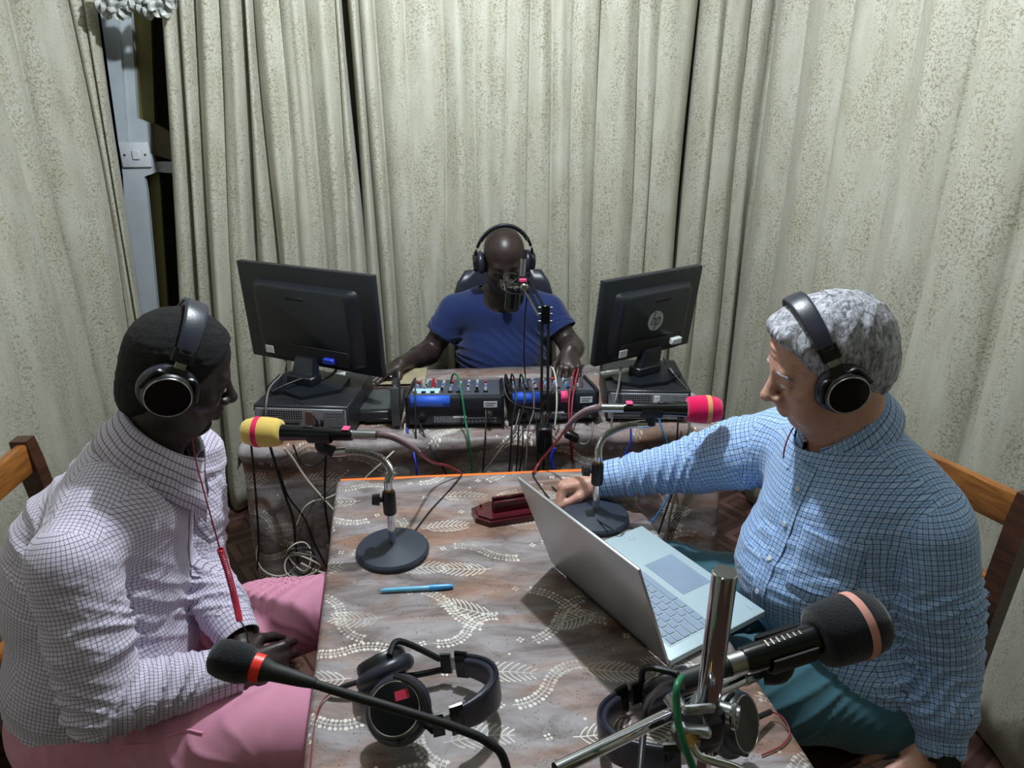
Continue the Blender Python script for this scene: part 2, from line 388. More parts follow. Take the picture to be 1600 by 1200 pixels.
b = bpoly('trim_5', [(240, 190), (268, 206), (274, 250), (240, 240)], 3.15, .03, mat('weathered_brown_board', (104, 94, 72), .8, var=.3)); struct(b)
b = bpoly('trim_6', [(247, 252), (276, 252), (278, 270), (249, 268)], 3.13, .025, K['white_board']); struct(b)
sp = on_back(211, 242, 3.06)
sw = thing('light_switch', 'white square light switch on the pale board in the curtain gap', 'switch', mat=Matrix.Translation(sp)@Matrix(((UX.x, 0, -VX.x, 0), (UX.y, 0, -VX.y, 0), (0, 1, 0, 0), (0, 0, 0, 1))))
MB().box((0, 0, -.01), (.106, .092, .022), bev=.004, seg=2).build('plate', K['switch'], sw)
MB().box((.004, 0, .003), (.026, .034, .008), bev=.002).build('rocker', K['switch'], sw)
for sx in (-1, 1): MB().cyl((sx*.037, 0, 0), (sx*.037, 0, .003), .004).build('screw', K['screw'], sw)
# ---------------------------------------------------------------- curtains
VB = 2.93; UR = 1.62; UL = -1.13
def cpt(c):
    px, side, d = c[:3]
    r = Vector(ray(px, 100)) if side in 'brl' else None
    if side == 'b': t = VB/r.dot(VX); p = r*t
    elif side == 'r': t = UR/r.dot(UX); p = r*t
    elif side == 'l': t = UL/r.dot(UX); p = r*t
    elif side == 'R': p = UX*UR+VX*px
    elif side == 'L': p = UX*UL+VX*px
    return Vector((p.x, p.y, 0)), d
def curtain(label, cr, z0=.02, z1=2.42, seed=0, bul=.34, bmax=.055, pullL=0, pullR=0, pw=1):
    rr = random.Random(seed); P = [cpt(c) for c in cr]; cen = Vector((.15, 1.3, 0)); pts = []; nrm = []; cidx = []
    for i in range(len(P)-1):
        (a, da), (b_, db) = P[i], P[i+1]; L = (b_-a).length; t = (b_-a).normalized(); n = Vector((-t.y, t.x, 0))
        if n.dot(cen-a) < 0: n = -n
        k = max(8, int(L/.007)); B = min(bmax, L*bul)*rr.uniform(.8, 1.15); sk = rr.uniform(-.25, .25); ph = rr.uniform(0, 6)
        for j in range(k):
            q = j/k; qq = q+sk*q*(1-q)
            h = B*math.sin(math.pi*qq)**.62-((1-q)**5*da+q**5*db)+.15*B*math.sin(3*math.pi*q+ph)
            x = .10*B*math.sin(2*math.pi*q)
            pts.append(a+t*(L*q+x)); nrm.append((n, h, i, q))
    pts.append(P[-1][0]); nrm.append((nrm[-1][0], -P[-1][1], len(P)-2, 1.0))
    rows = 26; V = []; b = MB(); wob = [(rr.uniform(0, 6), rr.uniform(.004, .014), rr.uniform(1.2, 3)) for _ in P]
    m = len(pts)
    for r_ in range(rows+1):
        z = z1+(z0-z1)*r_/rows
        fl = .85+.3*r_/rows
        for p, (n, h, i, q) in zip(pts, nrm):
            w0, w1 = wob[i], wob[i+1]; s_ = (1-q)*w0[1]*math.sin(w0[0]+z*w0[2])+q*w1[1]*math.sin(w1[0]+z*w1[2])
            t = Vector((n.y, -n.x, 0)); hh = h*fl+.006*math.sin(z*3.1+i*1.7+q*5)
            g_ = (i+q)/(len(P)-1); s_ -= (pullL*(1-g_)**pw+pullR*g_**pw)*(z1-.35-z)
            V.append(p+n*hh+t*s_+Vector((0, 0, z)))
    for r_ in range(rows):
        for j in range(m-1): a = r_*m+j; b.f.append((a, a+1, a+m+1, a+m))
    b.v = V
    S = [0.]
    for j in range(1, m):
        dn = (pts[j]+nrm[j][0]*nrm[j][1])-(pts[j-1]+nrm[j-1][0]*nrm[j-1][1]); S.append(S[-1]+dn.length)
    uv = []
    for r_ in range(rows):
        za = z1+(z0-z1)*r_/rows; zb = z1+(z0-z1)*(r_+1)/rows
        for j in range(m-1): uv += [(S[j]+seed, za), (S[j+1]+seed, za), (S[j+1]+seed, zb), (S[j]+seed, zb)]
    b.uv = uv; c0 = P[0][0].copy(); c0.z = z0
    o = b.build('curtain', K['curtain'], sharp=180, loc=tuple(c0)); md = o.modifiers.new('thickness', 'SOLIDIFY'); md.thickness = .003
    return tag(o, label, 'curtain', None)
curtain('cream crackle-patterned curtain at the far left, beside the dark gap and switch', [(-.9, 'L', .02), (-.5, 'L', .02), (-.1, 'L', .02), (.3, 'L', .02), (.7, 'L', .03), (1.1, 'L', .03), (1.55, 'L', .02), (1.95, 'L', .03), (2.3, 'L', .015), (2.62, 'L', .02), (2.8, 'L', .02), (128, 'b', .01), (150, 'b', .03), (172, 'b', .03)], seed=1, bul=.2, pullR=-.07, pw=7)
curtain('narrow tightly pleated cream curtain right of the dark gap, behind left monitor', [(268, 'b', .02), (292, 'b', .06), (318, 'b', .05), (352, 'b', .02), (388, 'b', .07), (412, 'b', .05), (446, 'b', .015), (486, 'b', .03), (528, 'b', .02), (546, 'b', .09)], seed=2, bul=.5, bmax=.06, pullL=-.11)
curtain('wide softly pleated cream curtain behind the seated man in blue t-shirt', [(546, 'b', .07), (570, 'b', .08), (592, 'b', .07), (640, 'b', .004), (690, 'b', .01), (742, 'b', .004), (790, 'b', .006), (828, 'b', .01), (862, 'b', .012), (900, 'b', .008), (940, 'b', .035), (1000, 'b', .012), (1030, 'b', .008), (1090, 'b', .08)], seed=3, bul=.22, bmax=.028)
curtain('cream curtain with broad folds along the right wall behind the grey-haired man', [(1090, 'b', .07), (1128, 'b', .012), (1168, 'b', .02), (1200, 'b', .03), (2.7, 'R', .02), (2.42, 'R', .015), (2.1, 'R', .03), (1.86, 'R', .02), (1.6, 'R', .05), (1.3, 'R', .02), (1.0, 'R', .04), (.7, 'R', .02), (.3, 'R', .03), (-.1, 'R', .02), (-.5, 'R', .02), (-.9, 'R', .02)], seed=4, bul=.22, bmax=.05)
# curtain rods (just above the frame) and the ruffled plastic over the gap
for lab, a, c in (('curtain rod along the back wall above the curtains', UX*-1.25+VX*2.95, UX*1.7+VX*2.95), ('curtain rod along the right wall above the curtain', UX*1.64+VX*-1.1, UX*1.64+VX*2.9), ('curtain rod along the left wall above the curtain', UX*-1.15+VX*-1.1, UX*-1.15+VX*2.9)):
    z = Vector((0, 0, 2.44)); rd = thing('curtain_rod', lab, 'rod', loc=(a+z)); MB().cyl(a+z, c+z, .012).build('pole', K['steel'], rd, True)
    for e in (a, c): MB().ell(e+z, (.022,)*3).build('finial', K['steel'], rd, True)
tb = MB(); rr = random.Random(3); t = NT('crumpled_clear_plastic')
t.set(color=t.mix(t.noise(t.coord(), 40, 3), lin((120, 122, 118)), lin((225, 228, 224))), rough=.12, spec=.8); t.bump(t.noise(t.coord(), 60, 4), .8, .01)
for k in range(9):
    px = 168+k*12; c = on_back(px, 2+10*math.sin(k*1.3), 2.86); R0 = .035+.01*rr.random(); n = 22; rings = []
    P = []; Q = []
    for j in range(n+1):
        a = 2*math.pi*j/n; wv = 1+.28*math.sin(5*a+k)
        P.append(c+UX*(math.cos(a)*.012)+Vector((0, 0, math.sin(a)*.012))-VX*.02)
        Q.append(c+UX*(math.cos(a)*R0*wv)+Vector((0, 0, math.sin(a)*R0*wv))-VX*(.02+.03*math.sin(4*a+k)))
    tb.strip(P, Q)
o = tb.build('ruffled_plastic_garland', t.m); tag(o, 'crumpled clear plastic ruffle hanging at top of the curtain gap', 'garland')
o.modifiers.new('thickness', 'SOLIDIFY').thickness = .0015
# lamps' fittings above the frame
bl = thing('light_bulb', 'bare white bulb hanging from the ceiling above the table', 'lamp', loc=(LAMP.x, LAMP.y, HT))
MB().cyl((0, 0, 0), (0, 0, -.02), .04).build('ceiling_rose', K['switch'], bl); MB().cyl((0, 0, -.02), (0, 0, -.16), .003).build('flex', K['c_white'], bl)
MB().cyl((0, 0, -.15), (0, 0, -.19), .016, .02).build('lamp_holder', K['switch'], bl)
# ---------------------------------------------------------------- table in the middle
TZ = .75
BL = Vector((-.463, 1.677, 0)); BR = Vector((.276, 1.742, 0)); FL = Vector((-.221, .278, 0)); FR = Vector((.535, .296, 0))
def quad(a, b): return (BL*(1-a)+BR*a)*(1-b)+(FL*(1-a)+FR*a)*b
tbl = thing('table', 'long table in the middle with an orange back edge, under the printed cloth', 'table', loc=quad(.5, .5))
def topquad(f, z0, z1, ins=0):
    b = MB(); P = [f(0, 0), f(0, 1), f(1, 1), f(1, 0)]; c = sum(P, Vector())/4
    P = [p+(c-p).normalized()*ins for p in P]
    return b.ring_stack([[p+Vector((0, 0, z0)) for p in P], [p+Vector((0, 0, z1)) for p in P]])
topquad(quad, TZ-.03, TZ-.001).build('tabletop', K['orange'], tbl, True)
for a in (.06, .94):
    for b_ in (.05, .95):
        p = quad(a, b_); MB().box(p+Vector((0, 0, .36)), (.045, .045, .72), Matrix.Rotation(.12, 3, 'Z'), .004).build('leg', K['wood_dark'], tbl, True)
def grid_uv(b, nx, ny, uvf):
    uv = []
    for j in range(ny-1):
        for i in range(nx-1):
            uv += [uvf[j][i], uvf[j+1][i], uvf[j+1][i+1], uvf[j][i+1]]
    b.uv = uv
def table_cloth():
    b = MB(); W = .75; L = 1.45; hang = .07; rows = []; uvs = []
    acr = [-hang, -.045, -.02, -.008]+[W*i/60 for i in range(61)]+[W+.008, W+.02, W+.045, W+hang+.02]
    ny = 110
    for j in range(ny+1):
        bb = .012+.984*j/ny; row = []; uv = []
        for s in acr:
            a = min(max(s/W, 0), 1); p = quad(a, bb); ex = s-W if s > W else (s if s < 0 else 0)
            out = (quad(1, bb)-quad(0, bb)).normalized(); z = TZ+.002+.0012*math.sin(p.x*31+p.y*9)*math.sin(p.y*17+p.x*5)
            if ex:
                r = .008; q = abs(ex)
                if q <= r: p = p+out*math.copysign(q*.8, ex); z -= q*.4
                else:
                    fl = .012*math.sin(bb*22+1) if ex > 0 else .003*math.sin(bb*15)
                    if ex > 0: fl += .03*math.exp(-((bb-.0)/.05)**2)
                    p = p+out*math.copysign(r+max(fl, -.004)*q/hang+.003, ex); z -= q-.003
            row.append(p+Vector((0, 0, z))); uv.append((s+.31, bb*L+.07))
        rows.append(row); uvs.append(uv)
    nx = len(acr)
    for r in rows: b.v += [tuple(p) for p in r]
    for j in range(ny):
        for i in range(nx-1): a = j*nx+i; b.f.append((a, a+nx, a+nx+1, a+1))
    grid_uv(b, nx, ny+1, uvs)
    o = b.build('tablecloth', K['cloth'], sharp=180); tag(o, 'brown and grey marbled cloth with white sprigs on the middle table', 'tablecloth')
    o.modifiers.new('thickness', 'SOLIDIFY').thickness = .0015; return o
table_cloth()
ZT = TZ+.0035
# ---------------------------------------------------------------- desk at the back
dFL = Vector((-.795, 1.875, 0)); dFR = Vector((.655, 2.01, 0)); dUx = (dFR-dFL).normalized(); dVy = Vector((-dUx.y, dUx.x, 0)); dep = .60
def dq(a, b): return dFL+(dFR-dFL)*a+dVy*dep*b
desk = thing('desk', 'wide equipment desk at the back, hidden under its printed cloth', 'desk', loc=dq(.5, .5))
topquad(lambda a, b: dq(a, b), TZ-.03, TZ-.001, .01).build('desktop', K['wood_dark'], desk, True)
for a in (.04, .96):
    for b_ in (.08, .92): MB().box(dq(a, b_)+Vector((0, 0, .36)), (.05, .05, .718), Matrix.Rotation(.09, 3, 'Z'), .004).build('leg', K['wood_dark'], desk, True)
def desk_cloth():
    b = MB(); W = (dFR-dFL).length; nx = 200; prof = []
    for k in range(14): prof.append(('t', dep*(1-k/14)))
    prof += [('c', k/5) for k in range(6)]
    prof += [('d', .012+.62*k/36) for k in range(1, 37)]
    rows = []; uvs = []
    for typ, q in prof:
        row = []; uv = []
        for i in range(nx+1):
            s = -.10+(W+.20)*i/nx; e = 0
            if s < 0: e = s
            if s > W: e = s-W
            sc = min(max(s, 0), W); base = dFL+dUx*sc; out = 0; z = TZ+.003
            f = .5+.5*math.sin(s*19+1.5*math.sin(s*7))
            if typ == 't':
                back = q; z += .0015*math.sin(s*40)*math.sin(q*35); P = base+dVy*back
                z += .006*math.exp(-((q-.0)/.05)**2)*(.5+.5*math.sin(s*31+2*math.sin(s*13)))
                V_ = dep-back
            elif typ == 'c':
                a = q*math.pi/2; r = .026+.006*math.sin(s*23)
                P = base-dVy*(r*math.sin(a)); z = TZ+.003-r*(1-math.cos(a))+.005*(1-q)*(.5+.5*math.sin(s*31+2*math.sin(s*13))); V_ = dep+q*.02
            else:
                out = .006+(.020+.006*math.sin(s*23))*math.exp(-(q/.035)**2)+(.026*f*min(1, (q/.25)**1.5))+.008*(1+math.sin(q*11+s*7))*min(1, q*3)+.006*math.sin(s*47+q*5)*min(1, q*4)
                P = base-dVy*out; z = TZ-.022-q; V_ = dep+.02+q
            if e:
                P = P+dUx*math.copysign(min(abs(e), .012)+.1*max(0, abs(e)-.012), e); z = z-max(0, abs(e)-.01)*(1 if typ == 't' else .55 if typ == 'c' else .12)
                if typ == 'd': P = P+dVy*abs(e)*.9
            z = max(z, .1); row.append(P+Vector((0, 0, z))); uv.append((s+.9, V_*1.0+.4))
        rows.append(row); uvs.append(uv)
    for r in rows: b.v += [tuple(p) for p in r]
    nx += 1
    for j in range(len(rows)-1):
        for i in range(nx-1): a = j*nx+i; b.f.append((a, a+nx, a+nx+1, a+1))
    grid_uv(b, nx, len(rows), uvs)
    o = b.build('tablecloth', K['cloth'], sharp=180); tag(o, 'crumpled printed cloth draped to the floor over the equipment desk', 'tablecloth')
    o.modifiers.new('thickness', 'SOLIDIFY').thickness = .0015
desk_cloth()
ZD = TZ+.0125
# ---------------------------------------------------------------- computers and monitors
def computer(label, fl, fr, depth, h, flip=False):
    X = (fr-fl); W = X.length; X = X.normalized(); Y = Vector((-X.y, X.x, 0)); c = (fl+fr)/2
    m = Matrix(((X.x, Y.x, 0, c.x), (X.y, Y.y, 0, c.y), (0, 0, 1, ZD), (0, 0, 0, 1)))
    t = thing('desktop_computer', label, 'computer', mat=m)
    MB().box((0, depth/2+.004, h/2), (W, depth-.008, h), bev=.004).build('case', K['pc'], t)
    MB().box((0, .004, h/2-.001), (W-.012, .006, h-.014), bev=.001).build('rear_panel', K['pc_back'], t)
    def R(u0, u1, z0, z1, m_, name, th=.003, y=0): return MB().box(((u0+u1)/2*W, y, (z0+z1)/2*h), ((u1-u0)*W, th, (z1-z0)*h), bev=.0005).build(name, m_, t)
    R(-.40, .02, .58, .90, K['pc_hole'], 'vent')
    g = MB()
    for i in range(16): g.box(((-.40+.42*(i+.5)/16)*W, -.002, .74*h), (.0012, .002, .32*h))
    for i in range(5): g.box((-.19*W, -.002, (.60+.28*i/4)*h), (.42*W, .002, .0012))
    g.build('vent_grille', K['pc_back'], t)
    R(.26, .46, .3, .88, K['pc_hole'], 'fan_vent')
    g = MB()
    for i in range(9):
        for j in range(6): g.torus(F4(((.27+.18*i/8)*W, -.0025, (.34+.5*j/5)*h), (0, 1, 0)), .0034, .0009, 6, 4)
    g.build('fan_grille', K['pc_back'], t)
    for k in range(4): R(-.44, -.02, .10+.11*k, .14+.11*k, K['pc_hole'] if k % 2 else K['blk'], 'slot')
    R(.06, .13, .2, .85, K['label_w'] if flip else mat('copper_panel_plate', (120, 96, 92), .4, .6), 'card_bracket', .004)
    for k in range(4): MB().box(((.15+.025*k)*W, -.002, (.5 if k % 2 else .35)*h), (.006, .006, .022), bev=.001).build('port', K[['c_blue', 'blk', 'c_lblue', 'blk'][k]] if flip else K['blk'], t)
    for u in (-.47, .47):
        for z in (.08, .92): MB().cyl((u*W, -.001, z*h), (u*W, -.004, z*h), .0028).build('screw', K['screw'], t)
    R(.36, .44, .1, .22, K['blk'], 'power_socket', .006)
    return t
a, b_, = onz(393, 634, .862), onz(542, 638, .862)
computer('flat black desktop computer under the left monitor', a, b_, .30, .10)
a, b_ = onz(949, 611, .862), onz(1081, 613, .862)
computer('flat black desktop computer under the right monitor with the round logo', a, b_, .30, .10, True)
def monitor(label, c, yaw, tilt, W, H, stand_xy, logo, side=1):
    X = Vector((math.cos(yaw), math.sin(yaw), 0)); N = Vector((-math.sin(yaw), math.cos(yaw), 0)); Z = Vector((0, 0, 1))*math.cos(tilt)+N*math.sin(tilt); Y = Z.cross(X)
    c = Vector(c); base = Vector((stand_xy[0], stand_xy[1], ZD+.1005))
    t = thing('computer_monitor', label, 'monitor', mat=Matrix.Translation(base)@Matrix.Rotation(yaw, 4, 'Z'))
    m = Matrix(((X.x, Y.x, Z.x, c.x), (X.y, Y.y, Z.y, c.y), (X.z, Y.z, Z.z, c.z), (0, 0, 0, 1)))     # local: x across, y towards screen, z up
    def put(b, name, mt, sharp=38): b.v = [tuple(m@Vector(v)) for v in b.v]; return b.build(name, mt, t, True, sharp)
    put(MB().box((0, .006, H/2), (W, .022, H), bev=.004, seg=2), 'housing', K['mon'])
    put(MB().box((0, .0185, H/2), (W-.004, .004, H-.004), bev=.001), 'rim', K['mon_edge'])
    put(MB().box((0, .0215, H/2+.003), (W-.03, .003, H-.036)), 'screen', K['screen'])
    # raised back shell, sloping shoulders
    ux, z0, z1 = .38*W, .17*H, .80*H; rings = []
    for (k, yy, sp) in ((1.0, -.004, .045), (.98, -.012, .036), (.95, -.021, .024), (.91, -.028, .014), (.87, -.0315, .006)):
        x1 = ux*k+sp*.2; a_, b2 = H*.06, z1*(.97+.03*k)+sp*.3; r = .026; P = []
        for (cx, cz, a0) in ((x1-r, b2-r, 0), (-x1+r, b2-r, 90), (-x1+r, a_+r, 180), (x1-r, a_+r, 270)):
            for q in range(5): an = math.radians(a0+q*22.5); P.append(Vector((cx+r*math.cos(an), yy, cz+r*math.sin(an))))
        rings.append(P)
    put(MB().ring_stack(rings), 'back_shell', K['mon'], 85)
    put(MB().box((-.02*side, -.0318, .71*H), (.07, .004, .012), bev=.002), 'vent_slot', K['blk_soft'])
    put(MB().box((0, -.0318, .16*H), (W*.62, .003, .05), bev=.001), 'port_recess', K['blk_soft'])
    put(MB().box((-.29*W, -.034, .145*H), (.032, .003, .024)), 'sticker', K['label_w'])
    if side > 0: put(MB().box((.17*W, -.037, .13*H), (.04, .02, .018), bev=.003), 'video_plug', K['c_blue'])
    else: put(MB().box((.24*W, -.04, .17*H), (.045, .02, .022), bev=.003), 'video_plug', K['label_w'])
    if logo:
        lm = mat('printed_silver_logo', (168, 172, 176), .35, .3); r = .0335; g = []
        cz = .47*H; cx = .0; o = MB()
        n = 40; o.ring_stack([[Vector((cx+r*math.cos(2*math.pi*i/n), -.0325-.0008*q, cz+r*math.sin(2*math.pi*i/n))) for i in range(n)][::-1] for q in (0, 1)])
        lg = put(o, 'logo_disc', lm)
        L = MB(); sl = .30                                    # slanted h and p strokes cut dark into the disc
        def st(pts, wd=.0036):
            for p, q in zip(pts[:-1], pts[1:]):
                A = Vector((p[0]+sl*p[1], -.0288, p[1]+0))*1.175; B_ = Vector((q[0]+sl*q[1], -.0288, q[1]))*1.175; d = (B_-A).normalized(); nn = Vector((-d.z, 0, d.x))*wd/2
                A = A-d*wd*.2; B_ = B_+d*wd*.2
                Q = [A-nn, B_-nn, B_+nn, A+nn]; L.ring_stack([[v+Vector((cx, .0008, cz)) for v in Q], [v+Vector((cx, 0, cz)) for v in Q]])
        st([(-.0125, -.0115), (-.0125, .0255)]); st([(-.0125, .0075), (-.004, .0075), (-.0022, .004), (-.0022, -.0115)])
        st([(.0045, -.0262), (.0045, .0075), (.013, .0075), (.0150, .0045), (.0150, -.008), (.013, -.0115), (.0045, -.0115)])
        put(L, 'logo_lettering', K['mon'])
    # neck and foot
    top = m@Vector((0, -.035, H*.13)); foot = base+Vector((0, 0, .014)); nb = MB()
    rings = []
    for q in range(7):
        u = q/6; p = foot.lerp(top, u); hw = .044-.010*u; hd = .020-.006*u
        if u < .3: hw += .004; hd += .004
        rings.append([p+X*sx*hw+N*sy*hd for sx, sy in ((1, 1), (-1, 1), (-1, -1), (1, -1))])
    nb.ring_stack(rings); nb.build('stand_neck', K['mon'], t, True)
    MB().box((0, 0, .026), (.100, .052, .026), bev=.004).build('neck_collar', K['mon'], t)
    fp = [(-.125, .02), (-.08, -.085), (-.03, -.10), (-.01, -.085), (.07, -.10), (.14, .0), (.10, .10), (-.07, .11)] if side > 0 else [(-.13, -.0), (-.09, -.075), (0, -.10), (.09, -.075), (.13, .0), (.09, .09), (-.09, .09)]
    MB().prism(fp, Matrix.Identity(4), 0, .012).build('stand_foot', K['mon'], t)
    return t
monitor('large black monitor seen from behind at the left, turned to the right', (-.636, 2.149, .905+.0), -.446, -.053, .53, .324, (-.655, 2.075), False, 1)
monitor('smaller black monitor with a round grey logo, seen from behind at the right', (.430, 2.2, .925), .60, -.12, .425, .28, (.435, 2.165), True, -1)
# ---------------------------------------------------------------- mixers
def mixer(label, fl, fr, depth, hr, hf, kind):
    X = (fr-fl); W = X.length; X = X.normalized(); Y = Vector((-X.y, X.x, 0)); c = (fl+fr)/2
    m = Matrix(((X.x, Y.x, 0, c.x), (X.y, Y.y, 0, c.y), (0, 0, 1, ZD), (0, 0, 0, 1)))     # rear panel at local y=0 facing the camera
    t = thing('audio_mixer', label, 'mixer', mat=m)
    b = MB(); P = lambda x: [Vector((x, .012, .0)), Vector((x, 0, .02)), Vector((x, 0, hr-.012)), Vector((x, .006, hr-.003)), Vector((x, .016, hr)), Vector((x, depth, hf)), Vector((x, depth, 0))]
    b.ring_stack([P(-W/2), P(W/2)]).build('body', K['mixer'], t)
    sl = math.atan2(hf-hr, depth-.016); rot = Matrix.Rotation(sl, 3, 'X')
    def top(x, y, z=0): return Vector((x*W/2, .016+(depth-.016)*y-math.sin(sl)*z, hr+(hf-hr)*y+math.cos(sl)*z))
    MB().box(top(0, .5, .0005), (W-.018, (depth-.016)*.97, .002), rot).build('face_plate', K['mixer_top'], t)
    for sx in (-1, 1):
        q = MB(); q.prism([(0, 0), (0, hr+.004), (.02, hr+.008), (depth, hf+.008), (depth, 0)], Matrix(((0, 0, 1, sx*(W/2)-.004), (1, 0, 0, -.003), (0, 1, 0, 0), (0, 0, 0, 1))), 0, .008); q.build('side_cheek', K['blk'], t)
    n = 9 if kind == 0 else 7
    cols = ['knob_g', 'knob_g', 'knob_b', 'knob_g', 'knob_r']
    for i in range(n):
        x = -.86+1.5*i/(n-1)
        for j in range(4):
            y = .30+.11*j; p = top(x, y, .0015); d = rot@Vector((0, 0, 1))
            k = MB().cyl(p, p+d*.010, .0048, .0038, 8)
            k.build('knob', K[['knob_g', 'knob_b', 'knob_g', 'blk'][(i+j) % 4]], t)
        p = top(x, .17, .0015); MB().cyl(p, p+rot@Vector((0, 0, .004)), .0085, .0075, 12).build('input_socket', K['blk_gloss'] if i % 3 else K['steel'], t)
        p0 = top(x, .80, .0018); MB().box(p0, (.003, .055, .001), rot).build('fader_slot', K['pc_hole'], t)
        f = top(x, .74+.05*math.sin(i*2.2), .006); MB().box(f, (.009, .014, .011), rot, .002).build('fader', K['knob_g'] if i % 4 else K['knob_r'], t)
    # rear-panel details
    def R(x0, x1, z0, z1, mt, name, th=.0012): return MB().box(((x0+x1)/2*W, -.0005, (z0+z1)/2*hr), ((x1-x0)*W, th, (z1-z0)*hr)).build(name, mt, t)
    R(.30, .44, .66, .86, K['label_w'], 'sticker'); 
    g = MB()
    for (x0, x1, z) in ((.315, .425, .80), (.315, .405, .725)): g.box(((x0+x1)/2*W, -.0013, z*hr), ((x1-x0)*W, .0004, .0022))
    g.build('sticker_print', K['label_d'], t)
    g = MB(); rr = random.Random(kind+4)
    for zz in range(6):
        x = -.22
        while x < .05:
            q = rr.uniform(.01, .03); g.box(((x+q/2)*W, -.0006, (.18+.035*zz)*hr), (q*W, .0006, .0013)); x += q+.008
    for i in range(9): g.torus(F4(((.10+.04*i)*W, -.0007, .19*hr), (0, 1, 0)), .0032, .0004, 8, 4)
    g.box((.27*W, -.0006, .30*hr), (.33*W, .0006, .0012)); g.box((.08*W, -.0006, .25*hr), (.0008, .0006, .028))
    g.build('rear_print', K['label_g'], t); R(-.02, .12, .31, .37, K['label_w'], 'label_strip')
    for x, z in ((-.34, .42), (.36, .46), (-.34, .2)):
        MB().cyl((x*W, .001, z*hr), (x*W, -.006, z*hr), .010).build('jack_socket', K['steel'] if z > .3 else K['blk'], t)
        MB().cyl((x*W, -.005, z*hr), (x*W, -.022, z*hr), .006).build('cable_plug', K['blk_soft'] if x < 0 else K['steel'], t)
    return t, top, m
hr = .098
mxL, topL, mL = mixer('left black mixer with a long blue tape strip on its rear edge', onz(637, 668, ZD), onz(786, 666, ZD), .26, hr, .055, 0)
mxR, topR, mR = mixer('right black mixer with blue tape and a small pink tape on its rear edge', onz(797, 662, ZD), onz(932, 658, ZD), .25, hr, .055, 1)
def tape(par, W, x0, x1, hr_, name, mt):   # strip of tape over the rear top edge
    b = MB(); A = [(x*W, yy, zz) for x in (x0, x1) for yy, zz in ((.022, hr_-.0005), (.0155, hr_+.0015), (.005, hr_-.0022), (-.0012, hr_-.012), (-.0014, hr_-.030))]
    k = 5; b.v = A; b.f = [(i, i+1, k+i+1, k+i) for i in range(k-1)]; o = b.build(name, mt, par); o.modifiers.new('thickness', 'SOLIDIFY').thickness = .0006; return o
Wl = (onz(786, 666, ZD)-onz(637, 668, ZD)).length; Wr = (onz(932, 658, ZD)-onz(797, 662, ZD)).length
tp = tape(mxL, Wl, -.46, -.05, hr, 'blue_tape', K['blue_tape']); tape(mxR, Wr, -.47, -.16, hr, 'blue_tape', K['blue_tape']); tape(mxR, Wr, .08, .16, hr, 'pink_tape', K['pink_tape'])
tx = bpy.data.curves.new('tape_writing', 'FONT'); tx.body = 'STUDIO  ON AIR'; 
bpy.data.curves.remove(tx)
q = MB()
for i in range(9): q.box(((-.40+.032*i)*Wl, -.0021, hr-.021+.001*math.sin(i*2)), (.014 if i % 3 else .008, .0004, .0045))
q.build('tape_writing', K['blue_tape_txt'], mxL)
MB().box(topL(-.62, .22, .004), (.085, .04, .002)).build('label_strip', K['paper_b'], mxL)
# ---------------------------------------------------------------- small things on the desk
p = onz(590, 652, ZD); bx = thing('router_box', 'low grey-topped box between left computer and left mixer', 'box', loc=(p.x, p.y+.02, ZD), rz=.05)
MB().box((0, .03, .018), (.155, .17, .034), bev=.004).build('body', K['pc'], bx)
MB().prism([(-.075, -.05), (.078, -.05), (.07, .115), (-.07, .115)], Matrix.Identity(4), .0355, .042).build('lid', K['silverbox'], bx)
MB().box((.02, -.054, .006), (.11, .01, .012), bev=.002).build('front_lip', K['blk'], bx)
p = onz(619, 668, ZD); s = thing('upright_speaker', 'thin upright blue-grey slab beside the left mixer', 'speaker', loc=(p.x, p.y+.01, ZD), rz=.05)
MB().box((0, 0, .065), (.026, .012, .128), bev=.003, seg=2).build('front_panel', K['silverbox'], s); MB().box((-.001, .045, .066), (.022, .075, .13), bev=.004).build('body', K['blk'], s)
o = MB().box((0, 0, 0), (.26, .16, .0012), Matrix.Rotation(.06, 3, 'Z')); c = onz(610, 588, ZD); o.v = [tuple(Vector(v)+c) for v in o.v]
tag(o.build('mouse_mat', K['marble']), 'pale marbled sheet under the mouse behind the left monitor', 'mat')
c = onz(592, 612, ZD); kb = thing('keyboard_edge', 'slim dark brown board lying behind the grey-topped box', 'board', loc=c, rz=.03)
MB().box((0, 0, .006), (.20, .035, .012), bev=.002).build('board', K['brown_board'], kb); MB().box((0, 0, .0125), (.15, .004, .001)).build('score_line', K['stitch'], kb)
c = onz(604, 589, ZD+.0016); ms = thing('computer_mouse', "black mouse under the seated man's fingers beside left monitor", 'mouse', loc=c, rz=.7)
MB().ell((0, 0, .009), (.031, .052, .02), seg=20).build('shell', K['blk_gloss'], ms)
ms.children[0].data.vertices.foreach_get
for v in ms.children[0].data.vertices: v.co.z = max(v.co.z, .0)
MB().cyl((-.004, .03, .027), (.004, .03, .027), .006).build('scroll_wheel', K['knob_r'], ms)
def sheet(name, label, cat, pos, rz, W, H, mt, bend=.004):
    b = MB(); n = 8
    for j in range(n+1):
        for i in range(n+1): x = (i/n-.5)*W; y = (j/n-.5)*H; b.v.append((x, y, .0008+bend*(i/n)**2*(j/n)))
    b.f = [(j*(n+1)+i, j*(n+1)+i+1, (j+1)*(n+1)+i+1, (j+1)*(n+1)+i) for j in range(n) for i in range(n)]
    R_ = Matrix.Rotation(rz, 4, 'Z'); b.v = [tuple(R_@Vector(v)+Vector(pos)) for v in b.v]
    o = b.build(name, mt); o.modifiers.new('thickness', 'SOLIDIFY').thickness = .0006; return tag(o, label, cat)
sheet('paper_sheet', 'white paper lying on the left computer behind the monitor neck', 'paper', onz(515, 592, ZD+.101), .2, .10, .09, K['paper'])
